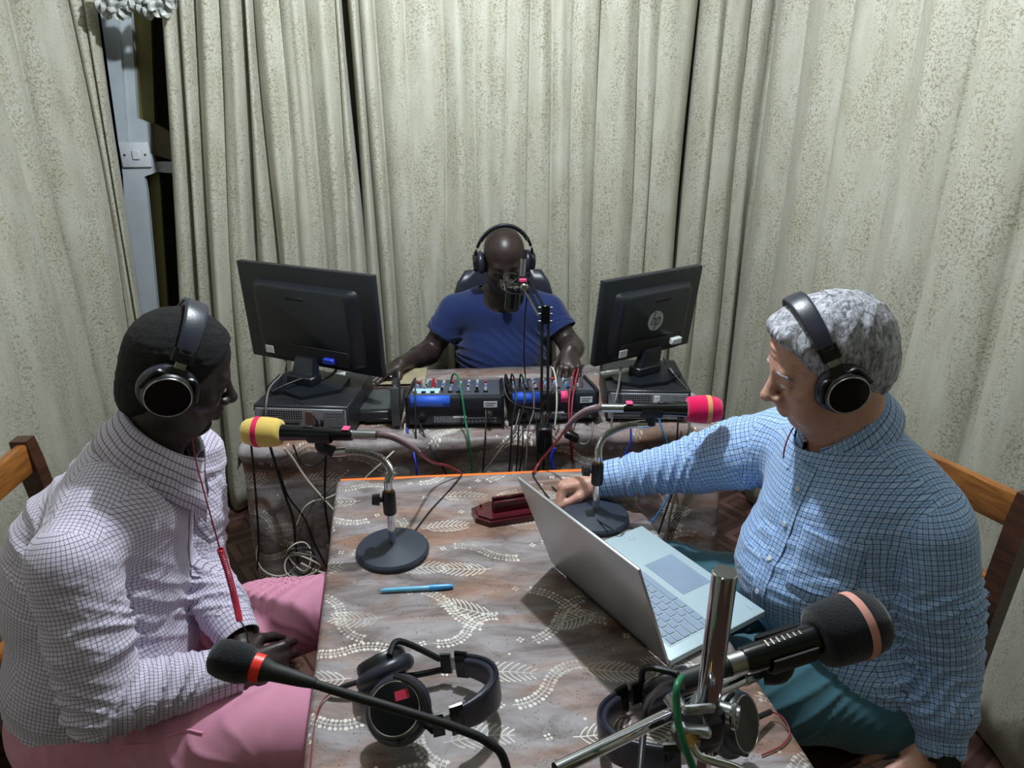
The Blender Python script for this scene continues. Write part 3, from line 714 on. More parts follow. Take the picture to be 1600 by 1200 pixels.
c = onz(968, 586, ZD+.101); ph = thing('plastic_pouch', 'clear plastic wrapped packet lying on the right computer', 'packet', loc=(c.x, c.y, ZD+.1005), rz=.35)
MB().box((0, 0, .008), (.13, .04, .016), bev=.006, seg=2).build('pouch', mat('clear_wrap', (150, 152, 150), .15, .2, var=.4, scale=60), ph)
MB().box((.0, 0, .0165), (.09, .022, .001)).build('inner_card', K['paper'], ph)
# ---------------------------------------------------------------- middle-table things
def gooseneck_stand(label, base, lean, neck, clampz, side):
    t = thing('microphone_stand', label, 'microphone stand', loc=base)
    MB().lathe([(0, 0), (.078, 0), (.081, .003), (.081, .009), (.077, .014), (.03, .0225), (.014, .026), (0, .026)], seg=56).build('round_base', K['base'], t)
    MB().cyl((0, 0, .025), (0, 0, clampz), .0085, seg=20).build('lower_tube', K['chrome'], t)
    MB().lathe([(0, clampz-.03), (.0135, clampz-.03), (.0145, clampz-.026), (.0145, clampz+.020), (.013, clampz+.024), (0, clampz+.024)], seg=20).build('height_clutch', K['blk'], t)
    k = MB(); k.cyl((0, 0, clampz+.004), (side*.030, -.004, clampz+.006), .006); k.cyl((side*.020, -.003, clampz+.006), (side*.036, -.005, clampz+.007), .0135, .012, 9); k.build('clamp_knob', K['blk'], t)
    MB().cyl((0, 0, clampz+.023), (0, 0, clampz+.031), .0095, seg=20).build('brass_collar', K['brass'], t)
    N = [Vector(p)-Vector(base) for p in neck]
    MB().cyl((0, 0, clampz+.03), N[0], .009, .009, 20).build('upper_tube', K['chrome'], t)
    pth = smooth_path([Vector((0, 0, clampz+.03))]+N, 14); pth = pth[14:]
    L = [0]
    for a, c in zip(pth[:-1], pth[1:]): L.append(L[-1]+(c-a).length)
    m_ = int(L[-1]/.0011); b = MB(); rings = []; P = []; Rr = []
    for i in range(m_+1):
        s_ = L[-1]*i/m_; j = min(max(np.searchsorted(L, s_)-1, 0), len(pth)-2); q = (s_-L[j])/max(1e-6, L[j+1]-L[j]); P.append(pth[j].lerp(pth[j+1], q)); Rr.append(.0082+.0011*math.sin(i*math.pi/2))
    x = None
    for i, p in enumerate(P):
        tg = (P[min(i+1, m_)]-P[max(i-1, 0)]).normalized(); x = frame(tg).col[0].copy() if x is None else (x-tg*x.dot(tg)).normalized(); y = tg.cross(x)
        rings.append([p+(x*math.cos(2*math.pi*j/12)+y*math.sin(2*math.pi*j/12))*Rr[i] for j in range(12)])
    b.ring_stack(rings).build('flexible_neck', K['knurl'], t, sharp=60)
    e = N[-1]; d = (N[-1]-N[-2]).normalized(); MB().cyl(e-d*.012, e+d*.02, .0098, seg=20).build('end_ferrule', K['chrome'], t)
    return t
# microphone: local +z points to the foam
def dynamic_mic(label, tail, tip, foam_m, band_m, tape_col='pink_tape', R=.031, L=None):
    tail = Vector(tail); tip = Vector(tip); L = (tip-tail).length; m = F4(tail, tip-tail, (0, 0, 1))
    t = thing('microphone', label, 'microphone', mat=m)
    MB().lathe([(0, 0), (.0125, 0), (.0135, .004), (.0138, L*.30), (.0155, L*.5), (.018, L*.66), (.021, L*.74), (0, L*.75)], seg=28).build('body', K['blk_gloss'], t)
    MB().box((.0150, 0, L*.40), (.004, .008, .024), bev=.0015).build('switch_slider', K['blk'], t)
    z0 = L*.64; z1 = L; H = z1-z0
    prof = [(0, z0+.006), (.017, z0), (R*.86, z0+.002), (R*.97, z0+H*.15), (R*1.03, z0+H*.38), (R*1.03, z0+H*.55), (R*.96, z0+H*.75), (R*.84, z0+H*.9), (R*.7, z0+H*.97), (R*.45, z1), (0, z1)]
    MB().lathe(prof, seg=40).build('foam_cover', foam_m, t, sharp=75)
    MB().lathe([(R*1.0, z0+H*.53), (R*1.062, z0+H*.53), (R*1.045, z0+H*.66), (R*.98, z0+H*.66)], seg=40).build('elastic_band', band_m, t)
    MB().box((.0142, .0, .013), (.0028, .019, .015), bev=.001).build('tape', K[tape_col], t) if tape_col else None
    MB().cyl((0, 0, -.050), (0, 0, .002), .0100, seg=20).build('cable_connector', K['steel'], t)
    return t
def mic_clip(name, label, mic_pt, axis, down, to):
    t = thing(name, label, 'clip', loc=mic_pt); ax = Vector(axis).normalized(); m = F4((0, 0, 0), ax, down)
    b = MB(); rings = []
    for zz in (-.024, -.021, .021, .024):
        q_ = 0 if abs(zz) < .022 else .0008; A_ = [math.radians(-112+224*j/18) for j in range(19)]
        rings.append([m@Vector(((.0200-q_)*math.cos(a), (.0200-q_)*math.sin(a), zz)) for a in A_]+[m@Vector(((.0164+q_)*math.cos(a), (.0164+q_)*math.sin(a), zz)) for a in A_[::-1]])
    b.ring_stack(rings).build('cradle', K['blk_soft'], t)
    dn = Vector(down).normalized(); to = Vector(to)-Vector(mic_pt)
    MB().tube([dn*.012, dn*.03, to], [.012, .012, .0125], 12).build('hinge_block', K['blk_soft'], t)
    return t
def at_table_height_of(px, py, p): return aty(px, py, p.y)
# left stand
bL = onz(614, 862, ZT); yL = bL.y
nk = [aty(614, 752, yL), aty(611, 737, yL), aty(598, 718, yL), aty(575, 708, yL), aty(550, 705, yL), aty(532, 706, yL)]
nk[0].x = bL.x; 
def zpix(p, q): return aty(p, q, yL).z
gooseneck_stand('chromed gooseneck desk stand on the left half of the table', bL, 0, nk, aty(612, 783, yL).z-ZT, -1)
mtail, mtip = aty(551, 679, yL), aty(379, 674, yL+.012)
dynamic_mic('handheld microphone with yellow foam and a pink band', mtail, mtip, K['foam_y'], K['band_p'])
mid = aty(500, 678, yL); mic_clip('microphone_clip', 'black microphone clip under the yellow foam microphone', mid, mtip-mtail, (0, 0, -1), aty(522, 706, yL))
# right stand
bR = onz(930, 810, ZT); yR = bR.y
nk = [aty(934, 712, yR), aty(936, 698, yR), aty(944, 683, yR), aty(962, 671, yR), aty(985, 664, yR), aty(1003, 663, yR)]
nk[0].x = bR.x
gooseneck_stand('chromed gooseneck desk stand behind the laptop', bR, 0, nk, aty(931, 738, yR).z-ZT, -1)
mtail, mtip = aty(974, 638, yR), aty(1128, 640, yR-.01)
dynamic_mic('handheld microphone with hot pink foam and a tan band', mtail, mtip, K['foam_p'], K['band_t'])
mid = aty(1018, 640, yR); mic_clip('microphone_clip', 'black microphone clip under the pink foam microphone', mid, mtip-mtail, (0, 0, -1), aty(1016, 663, yR))
# pen
a, b_ = onz(590, 923, ZT+.0045), onz(708, 916, ZT+.0045); m = F4(a, b_-a); L = (b_-a).length
pn = thing('ballpoint_pen', 'light blue ballpoint pen lying on the cloth', 'pen', mat=m)
MB().lathe([(0, 0), (.0008, 0), (.0012, .006)], seg=12).build('tip', K['steel'], pn); MB().lathe([(0, .005), (.0022, .006), (.0044, .014), (.0048, L*.70), (0, L*.70)], seg=8).build('barrel', K['pen'], pn)
MB().lathe([(0, L*.68), (.0060, L*.68), (.0058, L*.93), (.0040, L), (0, L)], seg=16).build('cap', K['pen_cap'], pn)
MB().box((.0055, 0, L*.80), (.0018, .003, L*.30), bev=.0006).build('clip', K['pen_cap'], pn)
# wooden card holder
a = onz(742, 790, ZT); b_ = onz(766, 824, ZT); c_ = onz(876, 806, ZT); X = (c_-b_).normalized(); Y = Vector((-X.y, X.x, 0)); 
m = Matrix(((X.x, Y.x, 0, b_.x), (X.y, Y.y, 0, b_.y), (0, 0, 1, ZT), (0, 0, 0, 1)))
wd = thing('desk_card_holder', 'dark red lacquered wooden card holder left of the laptop', 'card holder', mat=m)
MB().prism([(0, .0), (.17, .0), (.17, .085), (.02, .095), (-.028, .075), (-.028, .03)], Matrix.Identity(4), 0, .013).build('plinth', K['mahogany'], wd)
MB().prism([(.006, .007), (.163, .007), (.163, .078), (.024, .087), (-.020, .070), (-.020, .034)], Matrix.Identity(4), .013, .017).build('stepped_edge', K['mahogany'], wd)
MB().box((.075, .037, .03), (.115, .010, .030), bev=.003).build('card_block', K['mahogany'], wd); MB().box((.075, .049, .033), (.115, .008, .036), bev=.002).build('card_block', K['mahogany'], wd); MB().box((.075, .043, .024), (.112, .006, .02)).build('slot', K['pc_hole'], wd)
for x in (-.005, .03): MB().cyl((x, .07, .017), (x, .07, .024), .003).build('stud', K['brass'], wd)
# laptop
lc = Vector((.183, 1.132, ZT)); yaw = -1.01; lt = -.364; LW, LH, LD = .357, .252, .252
t = thing('laptop', 'open silver laptop turned towards the grey-haired man', 'laptop', loc=lc, rz=yaw)
MB().box((0, LD/2+.004, .0085), (LW, LD, .014), bev=.003, seg=2).build('base', K['alu_top'], t)
lm_ = Matrix.Translation((0, .0, .012))@Matrix.Rotation(-lt*-1, 4, 'X')
def lidput(b, name, mt, par=t): b.v = [tuple(lm_@Vector(v)) for v in b.v]; return b.build(name, mt, par)
lm_ = Matrix(((1, 0, 0, 0), (0, math.cos(lt), math.sin(lt), 0), (0, -math.sin(lt), math.cos(lt), .010), (0, 0, 0, 1)))
lid = lidput(MB().box((0, 0, LH/2), (LW, .006, LH), bev=.002, seg=2), 'lid', K['alu'])
b = MB().box((0, .0034, LH/2+.002), (LW-.006, .001, LH-.008)); b.v = [tuple(lm_@Vector(v)) for v in b.v]; b.build('screen_bezel', K['blk'], t)
b = MB().box((0, .0040, LH/2+.006), (LW-.022, .0008, LH-.034)); b.v = [tuple(lm_@Vector(v)) for v in b.v]; b.build('screen', K['screen'], t)
MB().cyl((-.12, 0, .010), (.12, 0, .010), .006).build('hinge', K['blk'], t)
MB().box((0, .030+.052, .0151), (LW-.05, .112, .0012)).build('keyboard_well', mat('key_well', (172, 190, 200), .5, var=.03), t)
keys = 0; kme = {}
rows_ = [(14, .014), (14, .0185), (14, .0185), (13, .0185), (12, .0185), (10, .0185)]
y = .033
for r_, (n, hgt) in enumerate(rows_):
    wtot = LW-.056; ws = [1]*n
    if r_ == 1: ws[-1] = 1.6
    if r_ == 2: ws[0] = 1.4
    if r_ == 3: ws[0] = 1.7; ws[-1] = 1.9
    if r_ == 4: ws[0] = 2.2; ws[-1] = 2.4
    if r_ == 5: ws = [1, 1, 1, 1.2, 5, 1, 1, 1, 1, 1]
    un = wtot/sum(ws); x = -wtot/2
    for w_ in ws:
        kk = MB().box((-(x+un*w_/2), y+hgt/2-.0008, .0165), (un*w_-.003, hgt-.0028, .0018), bev=.0005); x += un*w_
        kk.build('key', K['key'], t)
    y += hgt
MB().box((.0, .030+.112+.052, .01575), (.115, .078, .0006)).build('touchpad', K['pad'], t)
MB().box((-.15, .20, .0157), (.012, .012, .0004)).build('sticker', K['label_g'], t); MB().box((-.15, .20, .0159), (.0095, .0095, .0004)).build('sticker_face', K['alu_top'], t)
MB().box((.155, .235, .0157), (.016, .0015, .0004)).build('badge', K['label_g'], t)
# ---------------------------------------------------------------- headphones
def headphones(label, m, w=.15, h=.115, cups=None, leather=True, thick=1.0, cup_r=.043, tape_=None, cush=None):
    """local: x = ear to ear, y = forward, z = up to the band; origin midway between the ears"""
    t = thing('headphones', label, 'headphones', mat=m)
    R = w/2; n = 28
    def arc(a): return Vector((math.cos(a)*(R+.012), 0, math.sin(a)*h+.012))
    def strap(a0, a1, wd, th, off, k=n, taper=.25):
        rings = []
        for i in range(k+1):
            a = a0+(a1-a0)*i/k; p = arc(a); nn = Vector((math.cos(a)/(R+.012), 0, math.sin(a)/h)).normalized(); q = wd/2*(1-taper*abs(2*i/k-1)**2)
            c = p+nn*off; P = []
            for j in range(12):
                b = 2*math.pi*j/12; cy, cz = math.cos(b), math.sin(b)
                P.append(c+Vector((0, 1, 0))*q*math.copysign(abs(cy)**.5, cy)+nn*th/2*math.copysign(abs(cz)**.6, cz))
            rings.append(P)
        return MB().ring_stack(rings)
    A = math.radians(30)
    strap(A, math.pi-A, .036*thick, .007, .004).build('headband', K['leather'], t, sharp=75)
    strap(A*1.15, math.pi-A*1.15, .030*thick, .012 if leather else .007, -.004).build('band_cushion', cush or (K['stitch'] if leather else K['blk_soft']), t, sharp=75)
    cups = cups or [None, None]
    for s, cn in zip((1, -1), cups):
        a0 = A if s > 0 else math.pi-A; a1 = math.radians(13) if s > 0 else math.pi-math.radians(13)
        strap(a0+s*.06, a0-s*.13, .034*thick, .011, .002, 6, 0).build('end_cap', K['blk_gloss'], t)
        strap(a0-s*.10, a1, .016*thick, .003, .002, 6, 0).build('slider', K['steel'], t)
        strap(a0-s*.22, a1-s*.08, .026*thick, .009, .003, 6, 0).build('slider_block', K['blk'], t)
        c = Vector((s*(R+.006), 0, 0))
        if cn: c = Vector(cn[0]); nrm = Vector(cn[1]).normalized()
        else: nrm = Vector((s, 0, -.08)).normalized()
        cm = F4(c, nrm, (0, 1, 0)); cup_ = MB()
        cup_.lathe([(0, -.006), (cup_r*.90, -.006), (cup_r, -.002), (cup_r, .008), (cup_r*.96, .014), (cup_r*.9, .0165), (0, .0165)], cm, 36); cu = cup_.build('ear_cup', K['blk'], t)
        MB().torus(cm@Matrix.Translation((0, 0, .0165)), cup_r*.88, .0012, 48, 8).build('trim_ring', K['silver'], cu)
        cu.children[0].parent = cu
        MB().lathe([(0, .0165), (cup_r*.86, .0168), (cup_r*.6, .0172), (0, .0175)], cm, 36).build('ear_cup_disc', K['blk_gloss'], cu)
        pd = MB(); pm = cm@Matrix.Translation((0, 0, -.012)); pd.torus(pm, cup_r*.88, .0140, 40, 10); pd.build('ear_pad', K['leather'], t, sharp=80)
        MB().lathe([(0, 0), (cup_r*.75, 0), (cup_r*.75, .003), (0, .003)], cm@Matrix.Translation((0, 0, -.010)), 24).build('pad_cloth', K['blk_soft'], t)
        # yoke: half hoop round the cup
        Y = []
        e = arc(a1-s*.08)
        for sg in (-1, 1):
            P = [e+Vector((0, sg*.010, 0)), c+Vector((0, sg*cup_r*.75, cup_r*.85))+nrm*.008, c+cm.to_3x3()@Vector((sg*(cup_r+.003), 0, .005))]
            MB().tube(P, .0055, 8).build('yoke', K['blk'], t)
        if tape_ and s == tape_[0]:
            MB().box(cm@Vector(tape_[1]), (.014, .022, .0008), cm.to_3x3()@Matrix.Rotation(tape_[2], 3, 'Z')).build('tape', K['red_tape'], t)
    return t
def basis(x, z, origin):      # x = ear axis, z = band direction
    x = Vector(x).normalized(); z = Vector(z); z = (z-x*z.dot(x)).normalized(); y = z.cross(x)
    m = Matrix((x, y, z)).transposed().to_4x4(); m.translation = Vector(origin); return m
# A: lying on the cloth at the front, left
cA1 = at(620, 1112, 1.075); cA2 = onz(604, 1046, ZT+.05); oA = (cA1+cA2)/2; 
xA = (cA1-cA2); zA = Vector((.97, .02, -.08)); mA = basis(xA, zA, oA)
def loc_(m, v): return m.inverted()@Vector(v)
def ldir(m, v): return m.inverted().to_3x3()@Vector(v)
headphones('black headphones with a crimson tape patch, lying on cloth front left', basis(Vector((.02, -.93, .20)), Vector((.98, .05, .10)), onz(655, 1085, ZT+.050)), w=.140, h=.112, thick=1.45, cush=K['leather'],
    cups=[(loc_(basis(Vector((.02, -.93, .20)), Vector((.98, .05, .10)), onz(655, 1085, ZT+.050)), at(620, 1108, 1.075)), ldir(basis(Vector((.02, -.93, .20)), Vector((.98, .05, .10)), (0, 0, 0)), (-.05, -.66, .74))),
          (loc_(basis(Vector((.02, -.93, .20)), Vector((.98, .05, .10)), onz(655, 1085, ZT+.050)), onz(598, 1040, ZT+.048)), ldir(basis(Vector((.02, -.93, .20)), Vector((.98, .05, .10)), (0, 0, 0)), (-.45, .62, .62)))], tape_=(1, (-.018, .012, .018), .15))
mB_ = basis(Vector((.30, -.90, .25)), Vector((-.95, -.22, -.02)), onz(1072, 1118, ZT+.048))
headphones('black headphones lying on cloth beneath the chromed pole at front right', mB_, w=.150, h=.125, thick=1.45, cush=K['leather'],
    cups=[(loc_(mB_, at(1150, 1128, 1.03)), ldir(mB_, (.72, -.55, .42))), (loc_(mB_, onz(1045, 1072, ZT+.050)), ldir(mB_, (-.35, .75, .5)))])
# their cables
def cable(label, pts, r, m, n=8, cat='cable', group=None, name='cable'):
    return tag(MB().tube(pts, r, 7, n).build(name, m, sharp=80), label, cat, group)
cable('short black cable boot and thin red lead leaving the front left headphones', [onz(572, 1062, ZT+.03), onz(540, 1072, ZT+.02), onz(516, 1082, ZT+.008)], .0045, K['c_blk'])
cable('thin red lead running off the table edge beside the front left headphones', [onz(520, 1080, ZT+.006), onz(504, 1095, ZT+.004), onz(494, 1120, ZT+.004), onz(488, 1160, ZT), onz(484, 1210, ZT)], .0013, K['c_red'])
cable('black cable boot of the front right headphones', [onz(1165, 1130, ZT+.03), onz(1190, 1118, ZT+.02), onz(1204, 1112, ZT+.014)], .0045, K['c_blk'])
cable('thin red lead of the front right headphones over the table edge', [onz(1204, 1112, ZT+.012), onz(1222, 1120, ZT+.010), onz(1234, 1145, ZT+.004), onz(1220, 1166, ZT+.002), onz(1190, 1180, ZT+.002)], .0013, K['c_red'])
# ---------------------------------------------------------------- black gooseneck microphone, front
P = [at(412, 1046, .66), at(470, 1062, .66), at(560, 1090, .665), at(660, 1120, .67), at(720, 1140, .675), at(762, 1160, .68), at(790, 1195, .69)]
bs = Vector((P[-1].x+.02, P[-1].y-.03, ZT))
t = thing('gooseneck_microphone', 'slim black gooseneck microphone with a red ring, reaching in from front', 'microphone', loc=bs)
MB().box((0, -.02, .018), (.11, .14, .034), bev=.01, seg=3).build('desk_base', K['blk'], t)
MB().tube([p-bs for p in P[1:]]+[P[-1]-bs+Vector((.012, -.01, -.10)), Vector((0, 0, .034))], .0044, 10, 12).build('flexible_neck', K['blk_soft'], t)
ax = (P[1]-P[0]).normalized(); m = F4(P[0]-bs, ax)
MB().lathe([(0, -.001), (.0118, -.001), (.0085, .008), (.0066, .035), (.0048, .05), (0, .05)], m, 24).build('neck_cone', K['blk_soft'], t)
MB().lathe([(0, -.010), (.0128, -.010), (.0128, -.001), (0, -.001)], m, 28).build('red_ring', K['red_ring'], t)
f = MB(); f.lathe([(0, -.052), (.010, -.051), (.0155, -.047), (.0178, -.039), (.0184, -.03), (.018, -.019), (.0155, -.012), (.012, -.0095), (0, -.0095)], m, 32); f.build('foam_cover', K['foam_b'], t, sharp=80)
# ---------------------------------------------------------------- chromed stand with big microphone, front right
top = at(1133, 893, .60); foot = Vector((top.x, top.y, ZT))
t = thing('microphone_stand', 'thick chromed upright with side arms rising from the front edge', 'microphone stand', loc=foot)
def L(p): return Vector(p)-foot
MB().lathe([(0, 0), (.075, 0), (.078, .004), (.078, .014), (.02, .02), (0, .02)], seg=48).build('round_base', K['base'], t)
hh = top.z-ZT
MB().lathe([(0, .02), (.0108, .02), (.0108, hh-.001), (.0098, hh), (0, hh)], seg=40).build('upright_tube', K['chrome'], t)
# clamp about pixel (1108,1120)
cz = None
for k in range(200):
    z = .02+k*(hh-.02)/200; v = np.array(foot)+np.array([0, 0, z])-_C; d_ = v@_F; y_ = 600-FOC*(v@_U)/d_
    if y_ < 1128: cz = z; break
cl = Vector((0, 0, cz))
MB().lathe([(0, -.024), (.0165, -.024), (.018, -.018), (.018, .014), (.0155, .020), (0, .020)], Matrix.Translation(cl), 24).build('clamp_body', K['blk'], t)
dcl = (foot+cl-Vector(_C)).length
q = at(1075, 1105, .63)
MB().tube([cl+Vector((-.008, 0, .0)), L(at(1072, 1128, .63))], .0125, 12, 2).build('clamp_block', K['blk_soft'], t)
MB().box(L(at(1088, 1138, .645)), (.042, .026, .030), Matrix.Rotation(.3, 3, 'Z'), .006, 2).build('clamp_jaw', K['blk_soft'], t)
MB().torus(F4(cl+Vector((.024, -.006, .012)), (1, -.5, .2)), .010, .0028, 24, 8).build('wing_washer', K['steel'], t)
MB().cyl(cl+Vector((.012, 0, .012)), cl+Vector((.028, -.008, .013)), .009, seg=20).build('wing_bolt', K['steel'], t)
arm0, arm1 = at(868, 1203, .60), at(1178, 1052, .72)
MB().cyl(L(arm0), L(arm1), .0062, seg=24).build('long_arm', K['chrome'], t)
MB().cyl(L(at(1048, 1086, .672)), L(at(1066, 1114, .660)), .0085, seg=20).build('cross_fitting', K['steel'], t)
MB().box(L(at(1092, 1108, .62)), (.03, .006, .010), Matrix.Rotation(.1, 3, 'Z'), .002).build('clamp_plate', K['steel'], t)
MB().box(L(at(1080, 1140, .615)), (.034, .012, .009), Matrix.Rotation(-.2, 3, 'Z'), .003).build('clamp_plate', K['steel'], t)
MB().cyl(L(at(1074, 1160, .60)), L(at(1084, 1158, .61)), .0062, seg=18).build('brass_nut', K['brass'], t)
MB().tube([L(at(1080, 1162, .60)), L(at(1095, 1182, .60)), L(at(1150, 1200, .60)), L(at(1170, 1212, .60))], .0038, 10).build('small_bent_rod', K['chrome'], t)
MB().cyl(L(at(1160, 1061, .712)), L(at(1184, 1049, .722)), .0078, seg=16).build('arm_end', K['steel'], t)
mt0, mt1 = at(1145, 1038, .69), at(1372, 966, .715)
mm = F4(mt0, mt1-mt0, (0, 0, 1)); ML = (mt1-mt0).length
t2 = thing('microphone', 'large black foam microphone with a salmon band on the chromed arm', 'microphone', mat=mm)
zf = ML*.56
MB().lathe([(0, .012), (.0130, .012), (.0136, .02), (.0150, zf*.9), (.0156, zf+.01), (0, zf+.01)], seg=32).build('body', K['blk_gloss'], t2)
MB().cyl((0, 0, -.005), (0, 0, .014), .0108, seg=24).build('cable_connector', K['steel'], t2)
MB().cyl((0, 0, -.055), (0, 0, -.003), .0088, .010, 20).build('cable_boot', K['blk_soft'], t2)
for i in range(7): MB().box((.0140+.0001*i, .001, zf*.40+.006*i), (.0016, .008-.0005*i, .0018)).build('ring_mark', K['silver'], t2)
H = ML-zf; R = .0315
MB().lathe([(0, zf), (R*.74, zf), (R*.92, zf+.003), (R*1.0, zf+H*.15), (R*1.04, zf+H*.45), (R*1.03, zf+H*.72), (R*.95, zf+H*.9), (R*.78, zf+H*.985), (R*.5, ML), (0, ML+.001)], seg=44).build('foam_cover', K['foam_b'], t2, sharp=75)
MB().lathe([(R*.99, zf+H*.56), (R*1.065, zf+H*.56), (R*1.06, zf+H*.68), (R*.99, zf+H*.68)], seg=44).build('elastic_band', K['band_s'], t2)
cm = mt0.lerp(mt1, .36)
mic_clip('microphone_clip', 'black microphone clip holding the large black foam microphone', cm, mt1-mt0, (-.1, 0, -1), at(1192, 1050, .715))
cable('thick black microphone cable behind the chromed pole', [mt0-(mt1-mt0).normalized()*.05, at(1092, 1058, .69), at(1055, 1068, .70), at(1030, 1078, .75), at(1010, 1110, .85), at(1000, 1205, .80)], .0042, K['c_blk'])
cable('green cable looping in front of the chromed pole', [at(1066, 1058, .60), at(1058, 1072, .585), at(1057, 1100, .58), at(1060, 1130, .575), at(1070, 1165, .57), at(1085, 1205, .57)], .0032, K['c_green'])
# ---------------------------------------------------------------- scissor arm with condenser microphone (back desk)
yb = 2.02
base = Vector(aty(850, 668, 1.965)); Y0 = 1.95
elb = aty(852, 492, Y0); 
t = thing('boom_arm', 'black scissor boom arm clamped to the front of the equipment desk', 'boom arm', loc=(base.x, Y0, TZ-.06))
o_ = Vector((base.x, Y0, TZ-.06))
def Lb(p): return Vector(p)-o_
MB().box(Lb(Vector((base.x, Y0-.012, TZ-.005))), (.045, .05, .085), bev=.005).build('desk_clamp', K['blk'], t)
MB().cyl(Lb(Vector((base.x, Y0-.012, TZ-.10))), Lb(Vector((base.x, Y0-.012, TZ-.03))), .008).build('clamp_screw', K['steel'], t)
MB().cyl(Lb(Vector((base.x, Y0, TZ+.03))), Lb(Vector((base.x, Y0, TZ+.075))), .012).build('socket', K['steel'], t)
lo_, hi_ = Vector((base.x, Y0, TZ+.05)), Vector(elb)
for s in (-1, 1): MB().box(Lb((lo_+hi_)/2)+Vector((s*.009, 0, 0)), (.008, .010, (hi_-lo_).length), frame(hi_-lo_, (1, 0, 0)), .001).build('lower_bar', K['blk'], t)
tip = aty(812, 418, Y0+.05); d = (tip-hi_)
for s in (-1, 1): MB().box(Lb((tip+hi_)/2)+Vector((s*.007, 0, s*.004)), (.007, .008, d.length), frame(d, (1, 0, 0)), .001).build('upper_bar', K['blk'], t)
MB().tube([Lb(hi_+Vector((-.02, -.006, .0))), Lb(hi_.lerp(tip, .55)+Vector((-.022, -.006, 0)))], .0035, 8, 2).build('tension_spring', K['steel'], t)
for dz in (-.018, .004, .022):
    MB().cyl(Lb(hi_+Vector((-.020, -.004, dz))), Lb(hi_+Vector((.020, -.004, dz))), .0032, seg=12).build('joint_bolt', K['screw'], t)
MB().box(Lb(hi_+Vector((0, -.007, .002))), (.026, .006, .055), None, .002).build('joint_plate', K['blk_gloss'], t)
bt = thing('condenser_microphone', 'black condenser microphone in a shock mount before the seated man in blue', 'microphone', loc=tip)
mc = aty(806, 462, Y0+.03)
def Lm(p): return Vector(p)-tip
MB().cyl(Lm(aty(802, 448, Y0+.03)), Lm(aty(800, 480, Y0+.03)), .020, .022, 24).build('body', K['blk_gloss'], bt)
MB().ell(Lm(aty(800, 481, Y0+.03)), (.0215, .0215, .014)).build('grille', mat('steel_mesh_grille', (60, 60, 64), .4, .6, var=.4, scale=500), bt)
MB().cyl(Lm(aty(816, 432, Y0+.02)), Lm(aty(818, 404, Y0+.02)), .0085, .0085, 16).build('cable_connector', K['steel'], bt)
MB().cyl(Lm(aty(818, 404, Y0+.02)), Lm(aty(820, 390, Y0+.02)), .0075, .0055, 16).build('connector_boot', K['blk_soft'], bt)
MB().cyl(Lm(aty(815, 444, Y0+.02)), Lm(aty(816, 431, Y0+.02)), .0115, .010, 16).build('stub', K['blk'], bt)
MB().box(Lm(aty(817, 438, Y0+.0)), (.021, .008, .010), None, .002).build('pink_tape', K['pink_tape'], bt)
MB().box(Lm(aty(819, 449, Y0+.0)), (.022, .012, .022), Matrix.Rotation(.3, 3, 'Y'), .004).build('swivel_joint', K['steel'], bt)
for k, (px, py) in enumerate(((800, 436), (796, 450))):
    MB().torus(F4(Lm(aty(px+3, py, Y0+.03)), (.25, -.3, 1)), .030, .0022, 28, 6).build('shock_ring', K['blk_soft'], bt)
for k in range(6):
    a = k*math.pi/3; c0 = Lm(aty(803, 436, Y0+.03)); c1 = Lm(aty(799, 450, Y0+.03))
    MB().tube([c0+Vector((.030*math.cos(a), .030*math.sin(a), 0)), c1+Vector((.030*math.cos(a+.9), .030*math.sin(a+.9), 0))], .0012, 5, 2).build('elastic_cord', K['c_grey'], bt)
cable('thin black cable dropping from the condenser microphone', [aty(820, 391, Y0+.02), aty(828, 400, Y0+.02), aty(826, 440, Y0+.04), aty(820, 500, Y0+.06), aty(819, 560, Y0+.10), aty(821, 590, Y0+.13)], .0022, K['c_blk'])
# ---------------------------------------------------------------- cables over the desk
def fz(x): return dFL.y+(x-dFL.x)*(dFR.y-dFL.y)/(dFR.x-dFL.x)-.045
def dcab(label, pix, r, m, out=.0, group=None):
    P = []
    for q in pix:
        if len(q) == 3: P.append(aty(*q))
        else:
            y0 = 1.9; p = aty(q[0], q[1], y0)
            for _ in range(3): p = aty(q[0], q[1], fz(p.x)-out)
            P.append(p)
    return cable(label, P, r, m, group=group)
yr = 1.97
dcab('green cable running down from the left mixer over the desk front', [(704, 600, 2.08), (708, 585, 2.06), (716, 590, 2.02), (722, 620, 1.97), (727, 655, 1.935), (733, 690), (738, 740), (741, 800)], .0032, K['c_green'])
dcab('black cable hanging straight down from the left mixer sticker', [(759, 640, 1.96), (759, 665, 1.925), (757, 700), (754, 745), (752, 800)], .0026, K['c_blk'])
dcab('black lead standing behind the left mixer blue tape and dropping down', [(649, 600, 2.05), (649, 592, 2.03), (649, 630, 1.965), (650, 690, 1.915), (651, 740)], .0026, K['c_blk'])
dcab('black power cable curving right from the left mixer', [(656, 662, 1.955), (664, 682, 1.93), (680, 710), (700, 745), (722, 790)], .003, K['c_blk'])
dcab('royal blue cable dropping between the grey box and left mixer', [(635, 668, 1.96), (642, 690, 1.93), (649, 720), (653, 755), (655, 800)], .003, K['c_blue'])
dcab('white cable slanting down left from beside the thin upright slab', [(633, 662, 1.97), (628, 690, 1.93), (600, 720), (570, 748), (550, 775), (520, 800)], .0028, K['c_white'])
dcab('grey cable sagging from the right mixer toward the middle table', [(812, 640, 1.97), (803, 672, 1.93), (780, 705), (758, 735), (740, 755)], .0024, K['c_grey'])
dcab('black looping lead over the blue tape of the right mixer', [(795, 600, 2.06), (790, 585, 2.05), (788, 605, 2.0), (797, 626, 1.965), (820, 636, 1.96), (850, 640, 1.96)], .0024, K['c_blk'])
